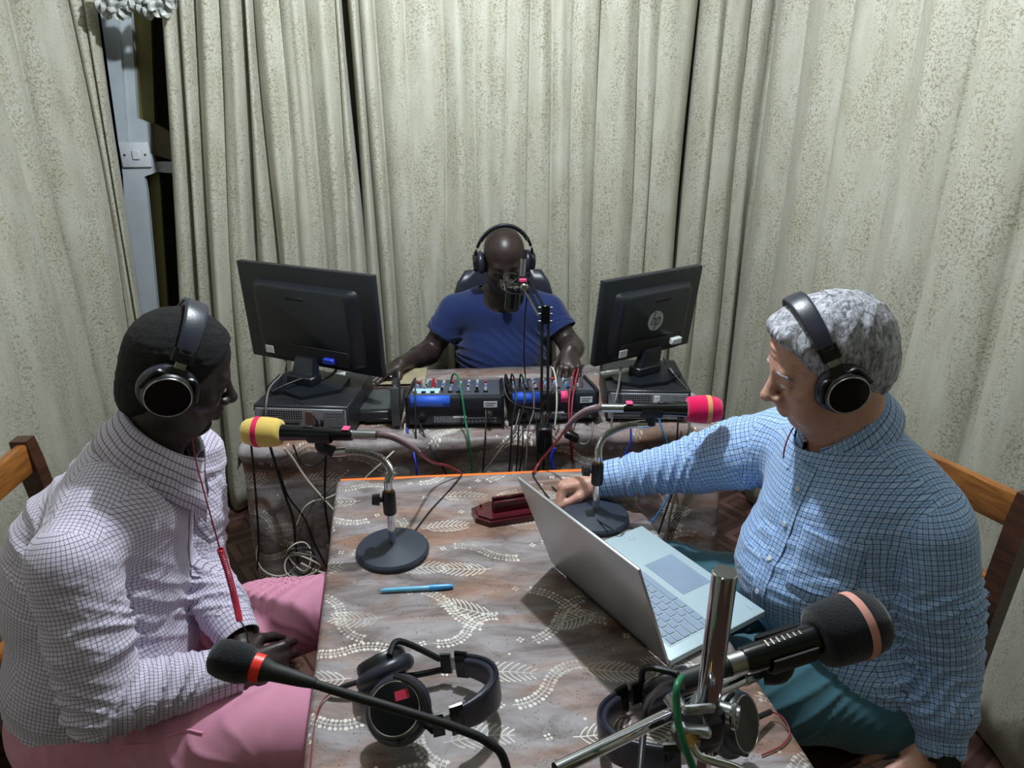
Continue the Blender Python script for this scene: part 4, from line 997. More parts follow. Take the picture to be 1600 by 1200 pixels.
for k, (x0, x1, lab) in enumerate(((798, 800, 'leftmost black lead with silver plug on the right mixer'), (812, 811, 'black lead with silver plug, second from left on right mixer'))):
    dcab(lab, [(x0, 606, 2.07), (x0+1, 586, 2.06), (x0+5, 592, 2.04), (x0+8, 625, 1.97), (x1, 665, 1.93), (x1-2, 700), (x1-6, 760)], .0027, K['c_blk'])
    p = aty(x0, 604, 2.07); tag(MB().cyl(p, p+Vector((0, 0, .025)), .006, .005).build('jack_plug', K['steel']), 'silver jack plug with a black lead, '+('leftmost' if k == 0 else 'second from left')+' on right mixer', 'plug')
dcab('pinkish grey pair of leads curling from the right mixer', [(828, 612, 2.05), (824, 594, 2.05), (832, 600, 2.0), (834, 640, 1.96), (826, 670, 1.93), (822, 720), (818, 760)], .0024, K['c_pinkgrey'])
dcab('beige cable arching beside the boom arm over the right mixer', [(860, 590, 2.06), (862, 574, 2.06), (868, 590, 2.03), (870, 630, 1.965), (867, 665, 1.94)], .0026, K['c_white'])
dcab('short black cable crossing behind the boom arm bar', [(870, 598, 2.03), (858, 618, 2.0), (846, 640, 1.97), (852, 655, 1.95), (868, 672, 1.93)], .0024, K['c_blk'])
dcab('left strand of the dark red cable pair over right mixer', [(896, 606, 2.12), (898, 578, 2.10), (893, 600, 2.04), (889, 630, 1.975), (890, 672, 1.93), (893, 720)], .0028, K['c_red'])
dcab('right strand of the dark red cable pair over right mixer', [(900, 606, 2.12), (904, 576, 2.10), (899, 600, 2.04), (894, 630, 1.975), (893, 672, 1.93), (895, 725)], .0028, K['c_red'])
dcab('black cable at the foot of the boom arm falling to the floor', [(856, 650, 1.94), (852, 690), (849, 740), (852, 800)], .0035, K['c_blk'])
dcab('black cable left of the boom arm foot falling to the floor', [(838, 655, 1.95), (839, 700), (842, 740), (840, 800)], .0024, K['c_blk'])
dcab('thin black cable right of the middle of the desk front', [(817, 668, 1.94), (816, 700), (811, 750), (809, 800)], .0026, K['c_blk'])
dcab('royal blue cable under the pink foam microphone', [(985, 660, 1.95), (985, 690), (975, 715), (966, 750), (972, 790), (985, 840)], .003, K['c_blue'])
dcab('light blue and black cable right of the pink microphone clip', [(1030, 655, 1.96), (1036, 675), (1044, 700), (1050, 760), (1030, 800), (1005, 830)], .003, K['c_lblue'])
dcab('pale grey cable hanging from the right computer behind the pink foam', [(1075, 640, 1.98), (1077, 668, 1.95), (1070, 690), (1064, 740), (1048, 800), (1040, 850)], .004, K['c_grey'])
dcab('black cable hanging under the right computer to the floor', [(1060, 650, 1.97), (1058, 690), (1060, 740), (1040, 800), (1020, 860)], .003, K['c_blk'])
dcab('blue and white cable bundle end above the table back edge', [(866, 700), (862, 715), (864, 735), (862, 765)], .006, K['c_blue'])
for px, cn, lab in ((845, 'knob_r', 'red plug standing on the right mixer beside the boom arm'), (855, 'label_w', 'white plug standing on the right mixer beside the boom arm'), (908, 'c_pinkgrey', 'greyish pink plug at the right end of the right mixer'), (662, 'c_white', 'white plug at the left end of the left mixer'), (678, 'knob_r', 'small red plug on the left mixer')):
    p = aty(px, 606, 2.085); q_ = thing('jack_plug', lab, 'plug', loc=p); MB().cyl((0, 0, 0), (0, 0, .022), .0062, .0055, 12).build('barrel', K[cn], q_); MB().cyl((0, 0, .022), (0, 0, .034), .004, .0028, 10).build('boot', K[cn], q_)
# left cables in front of the desk cloth
dcab('left black cable hanging down under the yellow foam microphone', [(392, 690, 1.83), (396, 730), (401, 790), (404, 850), (402, 890)], .0032, K['c_blk'])
dcab('black cable under the yellow foam splitting toward the floor coil', [(420, 690, 1.83), (432, 730), (446, 775), (458, 810), (462, 850), (466, 880)], .004, K['c_blk'])
dcab('black cable curving right from the split to the table corner', [(436, 735), (450, 775), (476, 810), (492, 850), (510, 885), (530, 920)], .0032, K['c_blk'])
dcab('cream cable slanting down right under the yellow foam microphone', [(444, 700, 1.83), (460, 720), (480, 750), (508, 782), (524, 800)], .0036, K['c_white'])
dcab('black vertical cable below the microphone clip of the yellow foam', [(510, 700), (508, 740), (508, 790), (514, 830), (520, 880)], .0036, K['c_blk'])
dcab('black cable sagging in an arc below the left computer', [(458, 695), (470, 722), (490, 728), (510, 715)], .0026, K['c_blk'])
dcab('thin grey cable rising to the right behind the table corner', [(545, 735), (520, 760), (494, 780), (482, 800), (466, 830), (462, 860)], .0026, K['c_grey'])
dcab('cream cable crossing the black cables beside the table corner', [(540, 765), (512, 778), (490, 783), (474, 796), (464, 820)], .003, K['c_white'])
dcab('cream cable looping low at left of the floor coil', [(404, 850), (401, 870), (410, 890), (430, 900), (450, 897), (462, 884)], .0028, K['c_white'])
for k in range(4):
    c = None; p = aty(468, 870, 1.80); P = []
    for j in range(17):
        a = 2*math.pi*j/16; P.append(p+Vector(((.035+.006*k)*math.cos(a)+.005*k, -.01*k+.012*math.sin(a*2+k), (.050-.004*k)*math.sin(a)-.004*k)))
    tag(MB().tube(P, .0026, 6, 3).build('cable_loop', K[['c_white', 'c_blk', 'c_grey', 'c_white'][k]], sharp=80), ['outer cream loop of the tied cable coil by the desk', 'black loop of the tied cable coil by the desk', 'grey loop of the tied cable coil by the desk', 'inner cream loop of the tied cable coil by the desk'][k], 'cable')
dcab('cream cable tail running right from the tied cable coil', [(470, 880), (490, 890), (510, 896), (540, 900)], .0034, K['c_white'])
# monitor cables
ycc = 2.0
cable('grey cable from left monitor down behind the yellow microphone', [aty(446, 566, 2.12), aty(440, 585, 2.03), aty(422, 605, 1.97), aty(416, 630, 1.915), aty(415, 655, 1.905)], .0032, K['c_grey'])
cable('black video cable from left monitor curling onto the computer', [aty(527, 563, 2.10), aty(524, 580, 2.09), aty(505, 592, 2.08), aty(480, 590, 2.06), aty(450, 600, 2.02), aty(425, 612, 1.99)], .004, K['c_blk'])
cable('thin black lead across the rear of the left computer', [aty(432, 622, 1.95), aty(470, 628, 1.93), aty(490, 650, 1.905), aty(498, 672, 1.90)], .0018, K['c_blk'])
cable('pale grey power cable from right monitor in front of its computer', [aty(970, 574, 2.14), aty(967, 600, 2.03), aty(962, 625, 1.98), aty(957, 650, 1.975), aty(955, 668, 1.96)], .0034, K['c_grey'])
cable('black cable with a lump at the right of the right monitor foot', [aty(1037, 560, 2.16), aty(1044, 574, 2.12), aty(1052, 583, 2.10), aty(1064, 597, 2.07), aty(1078, 612, 2.04)], .003, K['c_blk'])
tag(MB().cyl(aty(1047, 577, 2.115), aty(1053, 585, 2.10), .009, .009, 16).build('ferrite_choke', K['blk']), 'black ferrite lump on the right monitor cable', 'ferrite')
cable('thin mouse lead hanging beside the marbled sheet', [aty(601, 598, 2.39), aty(602, 608, 2.3), aty(599, 620, 2.25), aty(602, 632, 2.2)], .0018, K['c_blk'])
tag(MB().box(aty(893, 681, 1.90), (.045, .03, .022), Matrix.Rotation(.5, 3, 'Y'), .004).build('cable_adapter', K['blk']), 'black cable adapter hanging below the right mixer', 'adapter')
dcab('grey loop of cable at the right end of the right mixer', [(900, 690, 1.90), (915, 694, 1.89), (925, 680, 1.89), (926, 660, 1.92)], .003, K['c_grey'])
# mic leads: hose-like cable from the yellow mic and the red one from the pink mic
def ribcable(label, P, r, m1, m2):
    p = smooth_path(P, 40); L = [0]
    for a, c in zip(p[:-1], p[1:]): L.append(L[-1]+(c-a).length)
    t = thing('microphone_cable', label, 'cable', loc=P[0]); n = int(L[-1]/.0016); Q = []
    for i in range(n+1):
        s_ = L[-1]*i/n; j = min(max(int(np.searchsorted(L, s_))-1, 0), len(p)-2); q = (s_-L[j])/max(1e-6, L[j+1]-L[j]); Q.append(p[j].lerp(p[j+1], q))
    k = int(n*.42); b = MB(); rings = []; x = None
    for i in range(k+1):
        tg = (Q[min(i+1, n)]-Q[max(i-1, 0)]).normalized(); x = frame(tg).col[0].copy() if x is None else (x-tg*x.dot(tg)).normalized(); y = tg.cross(x)
        rr_ = r*(1.2-.35*i/k)*(1+.22*math.sin(i*math.pi/2)); rings.append([Q[i]-P[0]+(x*math.cos(2*math.pi*j/10)+y*math.sin(2*math.pi*j/10))*rr_ for j in range(10)])
    b.ring_stack(rings).build('strain_relief', m1, t, sharp=70)
    MB().tube([q-P[0] for q in Q[k::6]], r*.55, 8, 1).build('lead', m2, t, sharp=80)
    return t
ribcable('ribbed grey and red lead from the yellow foam microphone', [aty(590, 678, yL), aty(615, 683, yL+.03), aty(645, 700, yL+.10), aty(675, 722, 1.60), aty(700, 728, 1.66), onz(722, 741, ZT+.006)], .0062, K['c_pinkgrey'], K['c_red'])
ribcable('ribbed red lead from the pink foam microphone', [aty(934, 637, yR), aty(912, 644, yR+.05), aty(892, 660, yR+.11), aty(870, 690, 1.68), aty(845, 720, 1.73), onz(832, 741, ZT+.006)], .0062, K['c_pinkgrey'], K['c_red'])
cable('thin dark lead crossing the cloth toward the left microphone stand', [onz(722, 741, ZT+.005), onz(700, 768, ZT+.002), onz(672, 798, ZT+.002), onz(642, 838, ZT+.002)], .0018, K['c_blk'])
cable('thin dark lead crossing the cloth edge beside the hand on table', [onz(832, 741, ZT+.005), onz(844, 760, ZT+.002), onz(858, 778, ZT+.002)], .0018, K['c_blk'])
cable('black lead lying on the cloth around the stand behind the laptop', [onz(862, 760, ZT+.004), onz(900, 790, ZT+.003), onz(960, 828, ZT+.03), onz(985, 825, ZT+.004), onz(1000, 832, ZT+.003)], .002, K['c_blk'])
# ---------------------------------------------------------------- chairs
def wooden_chair(label, nearp, farp, zt, fdir, m, mdark):
    near = Vector((nearp[0], nearp[1], 0)); far = Vector((farp[0], farp[1], 0)); X = (near-far).normalized(); W = (near-far).length; F_ = Vector(fdir); F_ = (F_-X*F_.dot(X)).normalized(); c = (near+far)/2
    mm = Matrix(((X.x, F_.x, 0, c.x), (X.y, F_.y, 0, c.y), (0, 0, 1, 0), (0, 0, 0, 1)))
    if mm.determinant() < 0: mm = Matrix(((-X.x, F_.x, 0, c.x), (-X.y, F_.y, 0, c.y), (0, 0, 1, 0), (0, 0, 0, 1)))
    t = thing('wooden_chair', label, 'chair', mat=mm); R3 = Matrix.Identity(3)
    for s in (-1, 1):
        b = MB(); a0, a1, a2 = Vector((s*W/2, .04, 0)), Vector((s*W/2, .05, .45)), Vector((s*W/2, 0, zt))
        rings = []
        for p, wd, dp in ((a0, .034, .04), (a1, .038, .05), (a2-Vector((0, -.004, .05)), .040, .044), (a2, .036, .038)):
            rings.append([p+Vector((sx*wd/2, sy*dp/2, 0)) for sx, sy in ((1, 1), (-1, 1), (-1, -1), (1, -1))])
        b.ring_stack(rings).build('back_post', mdark, t)
        MB().box((s*(W/2-.01), .42, .22), (.036, .036, .44), bev=.003).build('front_leg', mdark, t)
        MB().box((s*(W/2-.005), .23, .2), (.018, .38, .03), bev=.002).build('side_stretcher', mdark, t)
    def rail(z, h, name, y): MB().box((0, y, z), (W-.03, .024, h), bev=.005, seg=2).build(name, m, t)
    rail(zt-.045, .075, 'top_rail', .006); rail(zt-.22, .05, 'middle_rail', .022); rail(zt-.38, .05, 'lower_rail', .035)
    MB().box((0, .24, .445), (W+.01, .44, .025), bev=.006, seg=2).build('seat', mdark, t)
    for y in (.44, .06): MB().box((0, y, .41), (W-.03, .02, .05), bev=.002).build('seat_rail', mdark, t)
    return t
wooden_chair('worn varnished wooden chair behind the grey-haired man', (1.015, 1.20), (.85, 1.56), .98, (-1, -.4, 0), K['wood'], K['wood_dark'])
wooden_chair('varnished wooden chair behind the man in the white checked shirt', (-1.13, 1.07), (-1.165, 1.51), .95, (1, 0, 0), K['wood'], K['wood_dark'])
cc = Vector((-.03, 2.77, 0)); t = thing('office_chair', 'black padded office chair behind the man in blue t-shirt', 'chair', loc=cc, rz=.08)
def pad(b, c, s, th, n=12, curve=.05):
    rings = []
    for j in range(n+1):
        v = j/n*2-1; wv = (1-abs(v)**5*.25); row = []
        for i in range(24):
            a = 2*math.pi*i/24; ca, sa = math.cos(a), math.sin(a)
            x = math.copysign(abs(ca)**.6, ca)*s[0]/2*wv; y = math.copysign(abs(sa)**.7, sa)*th/2*(1-.5*abs(v)**6)
            row.append(Vector(c)+Vector((x, y-curve*(x/(s[0]/2))**2*1.0, v*s[1]/2)))
        rings.append(row)
    return b.ring_stack(rings)
pad(MB(), (0, .11, .79), (.42, .55), .07).build('backrest', K['leather'], t, sharp=75)
q = pad(MB(), (0, 0, 0), (.48, .46), .08, curve=0); rx = Matrix.Translation((0, -.12, .44))@Matrix.Rotation(math.pi/2, 4, 'X'); q.v = [tuple(rx@Vector(v)) for v in q.v]; q.build('seat', K['leather'], t, sharp=75)
brown = mat('brown_armrest_vinyl', (52, 38, 36), .5)
for s in (-1, 1):
    MB().box((s*.27, -.08, .655), (.055, .27, .035), bev=.012, seg=3).build('armrest', brown, t)
    MB().box((s*.275, -.02, .56), (.03, .20, .18), bev=.01, seg=2).build('side_panel', brown, t)
    MB().tube([(s*.27, .0, .64), (s*.28, .02, .52), (s*.22, -.02, .43)], .016, 10).build('arm_bracket', K['blk'], t)
MB().box((0, .10, .50), (.06, .02, .25), bev=.004).build('back_bracket', K['blk'], t); MB().cyl((0, -.1, .10), (0, -.1, .40), .028).build('gas_lift', K['blk'], t)
for k in range(5):
    a = 2*math.pi*k/5+.3; e = Vector((.26*math.cos(a), -.1+.26*math.sin(a), .07)); MB().tube([Vector((0, -.1, .11)), e], [.022, .015], 8, 2).build('spoke', K['blk'], t)
    MB().cyl(e+Vector((-.012, 0, -.043)), e+Vector((.012, 0, -.043)), .027).build('caster', K['blk_soft'], t)
# ================================================================ people: signed distance bodies meshed with surface nets
f32 = np.float32
def v3(a): return np.array(a, dtype=f32)
class Field:
    def __init__(s): s.p = []; s.post = None
    def _add(s, c, r, fn, k, op='u'): s.p.append((v3(c), float(r), fn, float(k), op)); return s
    def cap(s, a, b, ra, rb=None, k=.02, op='u'):
        a = v3(a); b = v3(b); rb = ra if rb is None else rb; ba = b-a; L2 = float(ba@ba)+1e-9
        def fn(P):
            q = P-a; t = np.clip(q@ba/L2, 0, 1); return np.linalg.norm(q-t[:, None]*ba, axis=1)-(ra+(rb-ra)*t)
        return s._add((a+b)/2, math.sqrt(L2)/2+max(ra, rb), fn, k, op)
    def ecap(s, a, b, x, ra, rb, k=.03, op='u'):        # ra, rb = (radius along x, radius across) at both ends
        a = v3(a); b = v3(b); ba = b-a; L2 = float(ba@ba)+1e-9; z = ba/math.sqrt(L2); x = v3(x); x = x-z*(x@z); x /= np.linalg.norm(x); y = np.cross(z, x)
        def fn(P):
            q = P-a; t = np.clip(q@ba/L2, 0, 1); q = q-t[:, None]*ba; rx = ra[0]+(rb[0]-ra[0])*t; ry = ra[1]+(rb[1]-ra[1])*t; rz = np.minimum(rx, ry)
            return (np.sqrt((q@x/rx)**2+(q@y/ry)**2+(q@z/rz)**2)-1)*np.minimum(rx, ry)
        return s._add((a+b)/2, math.sqrt(L2)/2+max(ra+rb), fn, k, op)
    def ell(s, c, r, M=None, k=.02, op='u'):
        c = v3(c); M = np.array(M if M is not None else np.eye(3), dtype=f32); r = v3(r); rm = float(r.min())
        def fn(P):
            q = (P-c)@M; k0 = np.linalg.norm(q/r, axis=1); k1 = np.linalg.norm(q/(r*r), axis=1)+1e-9; return k0*(k0-1)/k1
        return s._add(c, float(r.max()), fn, k, op)
    def cut(s, p, n, k=.004):                            # keep the side n points away from
        p = v3(p); n = v3(n)/np.linalg.norm(n); return s._add(p, 1e3, lambda P: (P-p)@n, k, 'i')
    def ev(s, P, prims=None):
        d = np.full(len(P), .6, f32)
        for c, r, fn, k, op in (s.p if prims is None else prims):
            e = fn(P).astype(f32)
            if op == 'u': h = np.maximum(k-np.abs(d-e), 0)/k; d = np.minimum(d, e)-h*h*k*.25
            elif op == 's': e = -e; h = np.maximum(k-np.abs(d-e), 0)/k; d = np.maximum(d, e)+h*h*k*.25
            else: h = np.maximum(k-np.abs(d-e), 0)/k; d = np.maximum(d, e)+h*h*k*.25
        if s.post is not None: d = s.post(P, d)
        return d
def surface(F, lo, hi, h):
    lo = v3(lo); B = 10; n = np.ceil((v3(hi)-lo)/(h*B)).astype(int); nb = n
    g = np.stack(np.meshgrid(*[np.arange(k) for k in nb], indexing='ij'), -1).reshape(-1, 3)
    cen = lo+(g+.5)*h*B; d = F.ev(cen.astype(f32)); act = np.abs(d) < h*B*.87*1.25+.022; g = g[act]; cen = cen[act]
    lc = np.stack(np.meshgrid(*[np.arange(B+1)]*3, indexing='ij'), -1).reshape(-1, 3)
    # cull primitives over groups of blocks
    key = (g//3); kk = key[:, 0]*100000+key[:, 1]*1000+key[:, 2]; D = np.empty((len(g), (B+1)**3), f32)
    for u in np.unique(kk):
        idx = np.where(kk == u)[0]; cc = cen[idx].mean(0); R = 1.5*h*B*1.75
        pr = [p for p in F.p if p[4] != 'u' or np.linalg.norm(p[0]-cc) < R+p[1]+.07]
        P = (lo+(g[idx][:, None, :]*B+lc[None])*h).reshape(-1, 3).astype(f32)
        D[idx] = F.ev(P, pr).reshape(len(idx), -1)
    D = D.reshape(-1, B+1, B+1, B+1); S = D < 0
    c8 = [(i, j, k) for i in (0, 1) for j in (0, 1) for k in (0, 1)]
    cnt = sum(S[:, i:B+i, j:B+j, k:B+k].astype(np.int8) for i, j, k in c8)
    bi, x, y, z = np.where((cnt > 0) & (cnt < 8))
    acc = np.zeros((len(bi), 3)); num = np.zeros(len(bi))
    for a in c8:
        for ax in range(3):
            if a[ax]: continue
            b = list(a); b[ax] = 1; da = D[bi, x+a[0], y+a[1], z+a[2]]; db = D[bi, x+b[0], y+b[1], z+b[2]]; m = (da < 0) != (db < 0)
            t = np.where(m, da/np.where(m, da-db, 1), 0); pt = np.array(a, float)[None]+np.zeros((len(bi), 3)); pt[:, ax] += t; acc += pt*m[:, None]; num += m
    G = g[bi]*B+np.stack([x, y, z], 1); V = lo+(G+acc/num[:, None])*h
    M = (nb*B+2); ids = (G[:, 0]*M[1]+G[:, 1])*M[2]+G[:, 2]; order = np.argsort(ids); sid = ids[order]
    def look(q):
        i = np.clip(np.searchsorted(sid, q), 0, len(sid)-1); return np.where(sid[i] == q, order[i], -1)
    Q = []
    st = (M[1]*M[2], M[2], 1)
    for ax in range(3):
        a = [slice(0, B)]*3; b = [slice(0, B)]*3; b[ax] = slice(1, B+1)
        A = S[(slice(None),)+tuple(a)]; Bv = S[(slice(None),)+tuple(b)]
        bi2, x, y, z = np.where(A != Bv); Gq = g[bi2]*B+np.stack([x, y, z], 1); q = (Gq[:, 0]*M[1]+Gq[:, 1])*M[2]+Gq[:, 2]
        u, w_ = (ax+1) % 3, (ax+2) % 3; ok = (Gq[:, u] > 0) & (Gq[:, w_] > 0)
        f = np.stack([look(q), look(q-st[u]), look(q-st[u]-st[w_]), look(q-st[w_])], 1)
        fl = A[bi2, x, y, z]; f = np.where(fl[:, None], f, f[:, ::-1]); ok &= (f >= 0).all(1); Q.append(f[ok])
    return V, np.concatenate(Q)
class Chain:            # a limb or trunk axis used for the weave of the cloth
    def __init__(s, pts, ref, R, vs=1.0):
        s.P = [v3(p) for p in pts]; s.ref = v3(ref); s.R = R
    def uv(s, P, only=False):
        best = np.full(len(P), 9., f32); U = np.zeros(len(P), f32); V = np.zeros(len(P), f32); c = 0
        for a, b in zip(s.P[:-1], s.P[1:]):
            ba = b-a; L = float(np.linalg.norm(ba)); z = ba/L; x = s.ref-z*(s.ref@z); x = x/np.linalg.norm(x); y = np.cross(z, x)
            q = P-a; t = q@z; tc = np.clip(t, 0, L); d = np.linalg.norm(q-tc[:, None]*z, axis=1); an = np.arctan2(q@y, q@x)
            m = d < best; best = np.where(m, d, best); U = np.where(m, an, U); V = np.where(m, c+t, V); c += L
        return best/s.R, U, V
def cloth_uv(V, Fc, chains):
    cen = V[Fc].mean(1).astype(f32); res = [c.uv(cen) for c in chains]; w_ = np.argmin(np.stack([r[0] for r in res]), 0)
    uv = np.zeros((len(Fc), 4, 2), f32)
    for i, c in enumerate(chains):
        m = w_ == i
        if not m.any(): continue
        Pf = V[Fc[m]].reshape(-1, 3).astype(f32); _, U, W = c.uv(Pf); U = U.reshape(-1, 4); W = W.reshape(-1, 4); u0 = res[i][1][m][:, None]
        U = u0+(U-u0+np.pi) % (2*np.pi)-np.pi; uv[m, :, 0] = U*c.R+i*.37; uv[m, :, 1] = W
    return uv
def mesh_obj(name, V, Fc, mt, parent, uv=None, origin=None):
    me = bpy.data.meshes.new(name); o0 = np.array(WM[parent.name].to_translation()) if parent is not None else np.array(origin)
    n = len(Fc); me.vertices.add(len(V)); me.vertices.foreach_set('co', (V-o0).astype(f32).ravel())
    me.loops.add(n*4); me.loops.foreach_set('vertex_index', Fc.astype(np.int32).ravel()); me.polygons.add(n)
    me.polygons.foreach_set('loop_start', np.arange(0, n*4, 4, dtype=np.int32)); me.polygons.foreach_set('loop_total', np.full(n, 4, np.int32))
    me.polygons.foreach_set('use_smooth', np.ones(n, bool)); me.update(calc_edges=True); me.validate()
    if uv is not None and len(me.loops) == n*4: ul = me.uv_layers.new(name='uv'); ul.data.foreach_set('uv', uv.ravel())
    me.materials.append(mt); o = bpy.data.objects.new(name, me); COL.objects.link(o)
    if parent is not None: o.parent = parent; WM[o.name] = WM[parent.name]
    else: o.location = origin; WM[o.name] = Matrix.Translation(Vector(origin))
    return o
def nz(P, sc, seed=0, oct=3):
    r = np.random.RandomState(seed); out = np.zeros(len(P), f32); a = 1.
    for o in range(oct):
        for _ in range(3):
            d = r.randn(3); d /= np.linalg.norm(d); out += a*np.sin((P@v3(d))*sc*(1.8**o)+r.uniform(0, 6.28)+1.2*np.sin(P@v3(r.randn(3))*sc*(1.8**o)*.6))
        a *= .55
    return out/4
def nrmv(a): a = np.array(a, float); return a/np.linalg.norm(a)
def headframe(f, u):
    f = nrmv(f); u = np.array(u, float); u = nrmv(u-f*(u@f)); l = np.cross(u, f); return np.stack([f, l, u], 1)     # columns: forward, left, up
def head_field(S, c, M, s=1.0, nose=1.0, heavy=0.0, lips=1.0, occ=0.0):
    c = np.array(c, float); g = lambda x, y, z: c+M@(np.array([x, y, z])*s)
    E = lambda p, r, k=.015, op='u': S.ell(g(*p), np.array(r)*s, M, k, op)
    E((-.012+occ*.7, 0, .036), (.098-occ, .076, .086), .02); E((.012, 0, .045), (.080, .068, .070), .02)
    E((.035, 0, -.035), (.056, .057+.008*heavy, .080), .035)
    E((.056, 0, -.098), (.028, .026, .020), .025)
    for y in (-1, 1):
        S.cap(g(-.005, y*.056, -.045), g(.050, y*(.022+.006*heavy), -.098), .019*s, .017*s, .025)
        E((.060, y*.043, -.028), (.026, .022, .020), .022)
        E((-.012, y*.077, -.014), (.020, .009, .032), .006)
    if heavy: E((.02, 0, -.105), (.045, .05, .028), .03)
    S.cap(g(.083, -.034, .016), g(.083, .034, .016), .0125*s, k=.016)
    for y in (-1, 1): E((.101, y*.031, .000), (.016, .017, .011), .014, 's')
    for y in (-1, 1):
        E((.0795, y*.0315, -.001), (.0135, .0155, .0125), .005)
        S.cap(g(.0905, y*.018, -.004), g(.086, y*.044, -.005), .0035*s, k=.005)
        S.cap(g(.089, y*.019, -.011), g(.083, y*.042, -.011), .003*s, k=.008)
    S.cap(g(.089, 0, .010), g(.111*nose**.3, 0, -.032), .0085*s, .0115*s*nose, .014)
    E((.112*nose**.3, 0, -.036), (.0125*nose, .0130*nose, .0105), .008)
    for y in (-1, 1): E((.1005, y*.0145*nose, -.040), (.0115, .0085*nose, .008), .006); E((.103, y*.008, -.0475), (.005, .0035, .003), .003, 's')
    E((.083, 0, -.066), (.020, .028, .018), .015)
    S.cap(g(.097, -.013, -.062), g(.097, .013, -.062), .0058*s*lips, k=.006); 
    for y in (-1, 1): S.cap(g(.097, y*.010, -.062), g(.088, y*.025, -.067), .0052*s*lips, .003*s, .006)
    S.cap(g(.0945, -.014, -.0755), g(.0945, .014, -.0755), .0068*s*lips, k=.007)
    for a, b in (((.103, -.012, -.0685), (.103, .012, -.0685)), ((.103, -.012, -.0685), (.091, -.027, -.0695)), ((.103, .012, -.0685), (.091, .027, -.0695))): S.cap(g(*a), g(*b), .0024*s, k=.003, op='s')
    return g
def hand_field(S, wr, fd, pn, side, curl, s=1.0, spread=.12, thumb=(.5, .4), thumb_curl=.3):
    """wr wrist, fd direction of the fingers, pn palm normal, side +1 right hand / -1 left hand"""
    wr = np.array(wr, float); fd = nrmv(fd); pn = np.array(pn, float); pn = nrmv(pn-fd*(pn@fd)); ts = np.cross(-pn, fd)*side   # thumb side
    K_ = []
    for i, (o, L) in enumerate(((.030, .088), (.010, .092), (-.011, .087), (-.030, .078))):
        K_.append(wr+ts*o*s+fd*L*s); S.cap(wr+ts*o*.55*s+fd*.012*s, K_[-1], .0135*s, .0105*s, .012)
    S.cap(wr+fd*.025*s+ts*.012*s, wr+fd*.07*s, .015*s, .0135*s, .014)
    tips = []
    for i, (kp, L) in enumerate(zip(K_, ((.042, .025, .020), (.046, .029, .021), (.042, .027, .020), (.033, .020, .018)))):
        a = 0; p = kp; c_ = curl[i]; d0 = nrmv(fd+ts*spread*(1.2-.8*i))
        for j, l in enumerate(L):
            a += c_*(1.0, 1.15, .75)[j]; d = d0*math.cos(a)+pn*math.sin(a); q = p+d*l*s; r0 = (.0098, .0088, .0080)[j]*s; r1 = (.0088, .0080, .0068)[j]*s
            S.cap(p, q, r0*(.92 if i == 3 else 1), r1*(.9 if i == 3 else 1), .0025 if j else .006); p = q
        tips.append(p)
    b = wr+ts*.022*s+fd*.020*s+pn*.008*s; d = nrmv(ts*thumb[0]+fd*(1-thumb[0])+pn*thumb[1]); m = b+d*.045*s; S.cap(b, m, .0150*s, .0115*s, .012)
    d2 = nrmv(d*.6+fd*.6-ts*thumb_curl+pn*.1); e = m+d2*.032*s; S.cap(m, e, .0110*s, .0098*s, .004); d3 = nrmv(d2-ts*thumb_curl*.8+pn*.1); S.cap(e, e+d3*.026*s, .0098*s, .0078*s, .003)
    return tips
def skin_mat(name, c, red, rough=.5, spot=.0):
    t = NT(name); co = t.coord(); n = t.noise(co, 18, 4, .6); a = lin(c); b = lin(red)
    col = t.mix(n, a, b)
    if spot: col = t.mix(t.math('MULTIPLY', t.math('GREATER_THAN', t.noise(co, 70, 2), .64), spot), col, lin((140, 84, 66)))
    t.set(color=col, rough=rough, sss=.08, spec=.45); t.b.inputs['Subsurface Radius'].default_value = (.01, .004, .002); t.b.inputs['Subsurface Scale'].default_value = .6
    t.bump(t.noise(co, 260, 3), .18, .001, t.bump(t.noise(co, 60, 3), .16, .003)); return t.m
def hair_mat(name, a, b, sc=220, bs=.8, stretch=(1, 1, 1), rough=.7):
    t = NT(name); co = t.coord(); mp = t.n('ShaderNodeMapping', ins={'Vector': co}); mp.inputs['Scale'].default_value = stretch
    n = t.noise(mp.outputs[0], sc, 4, .65, .8); t.set(color=t.ramp(n, [(.36, a), (.62, b)]), rough=rough, spec=.3); t.bump(n, bs, .004); return t.m
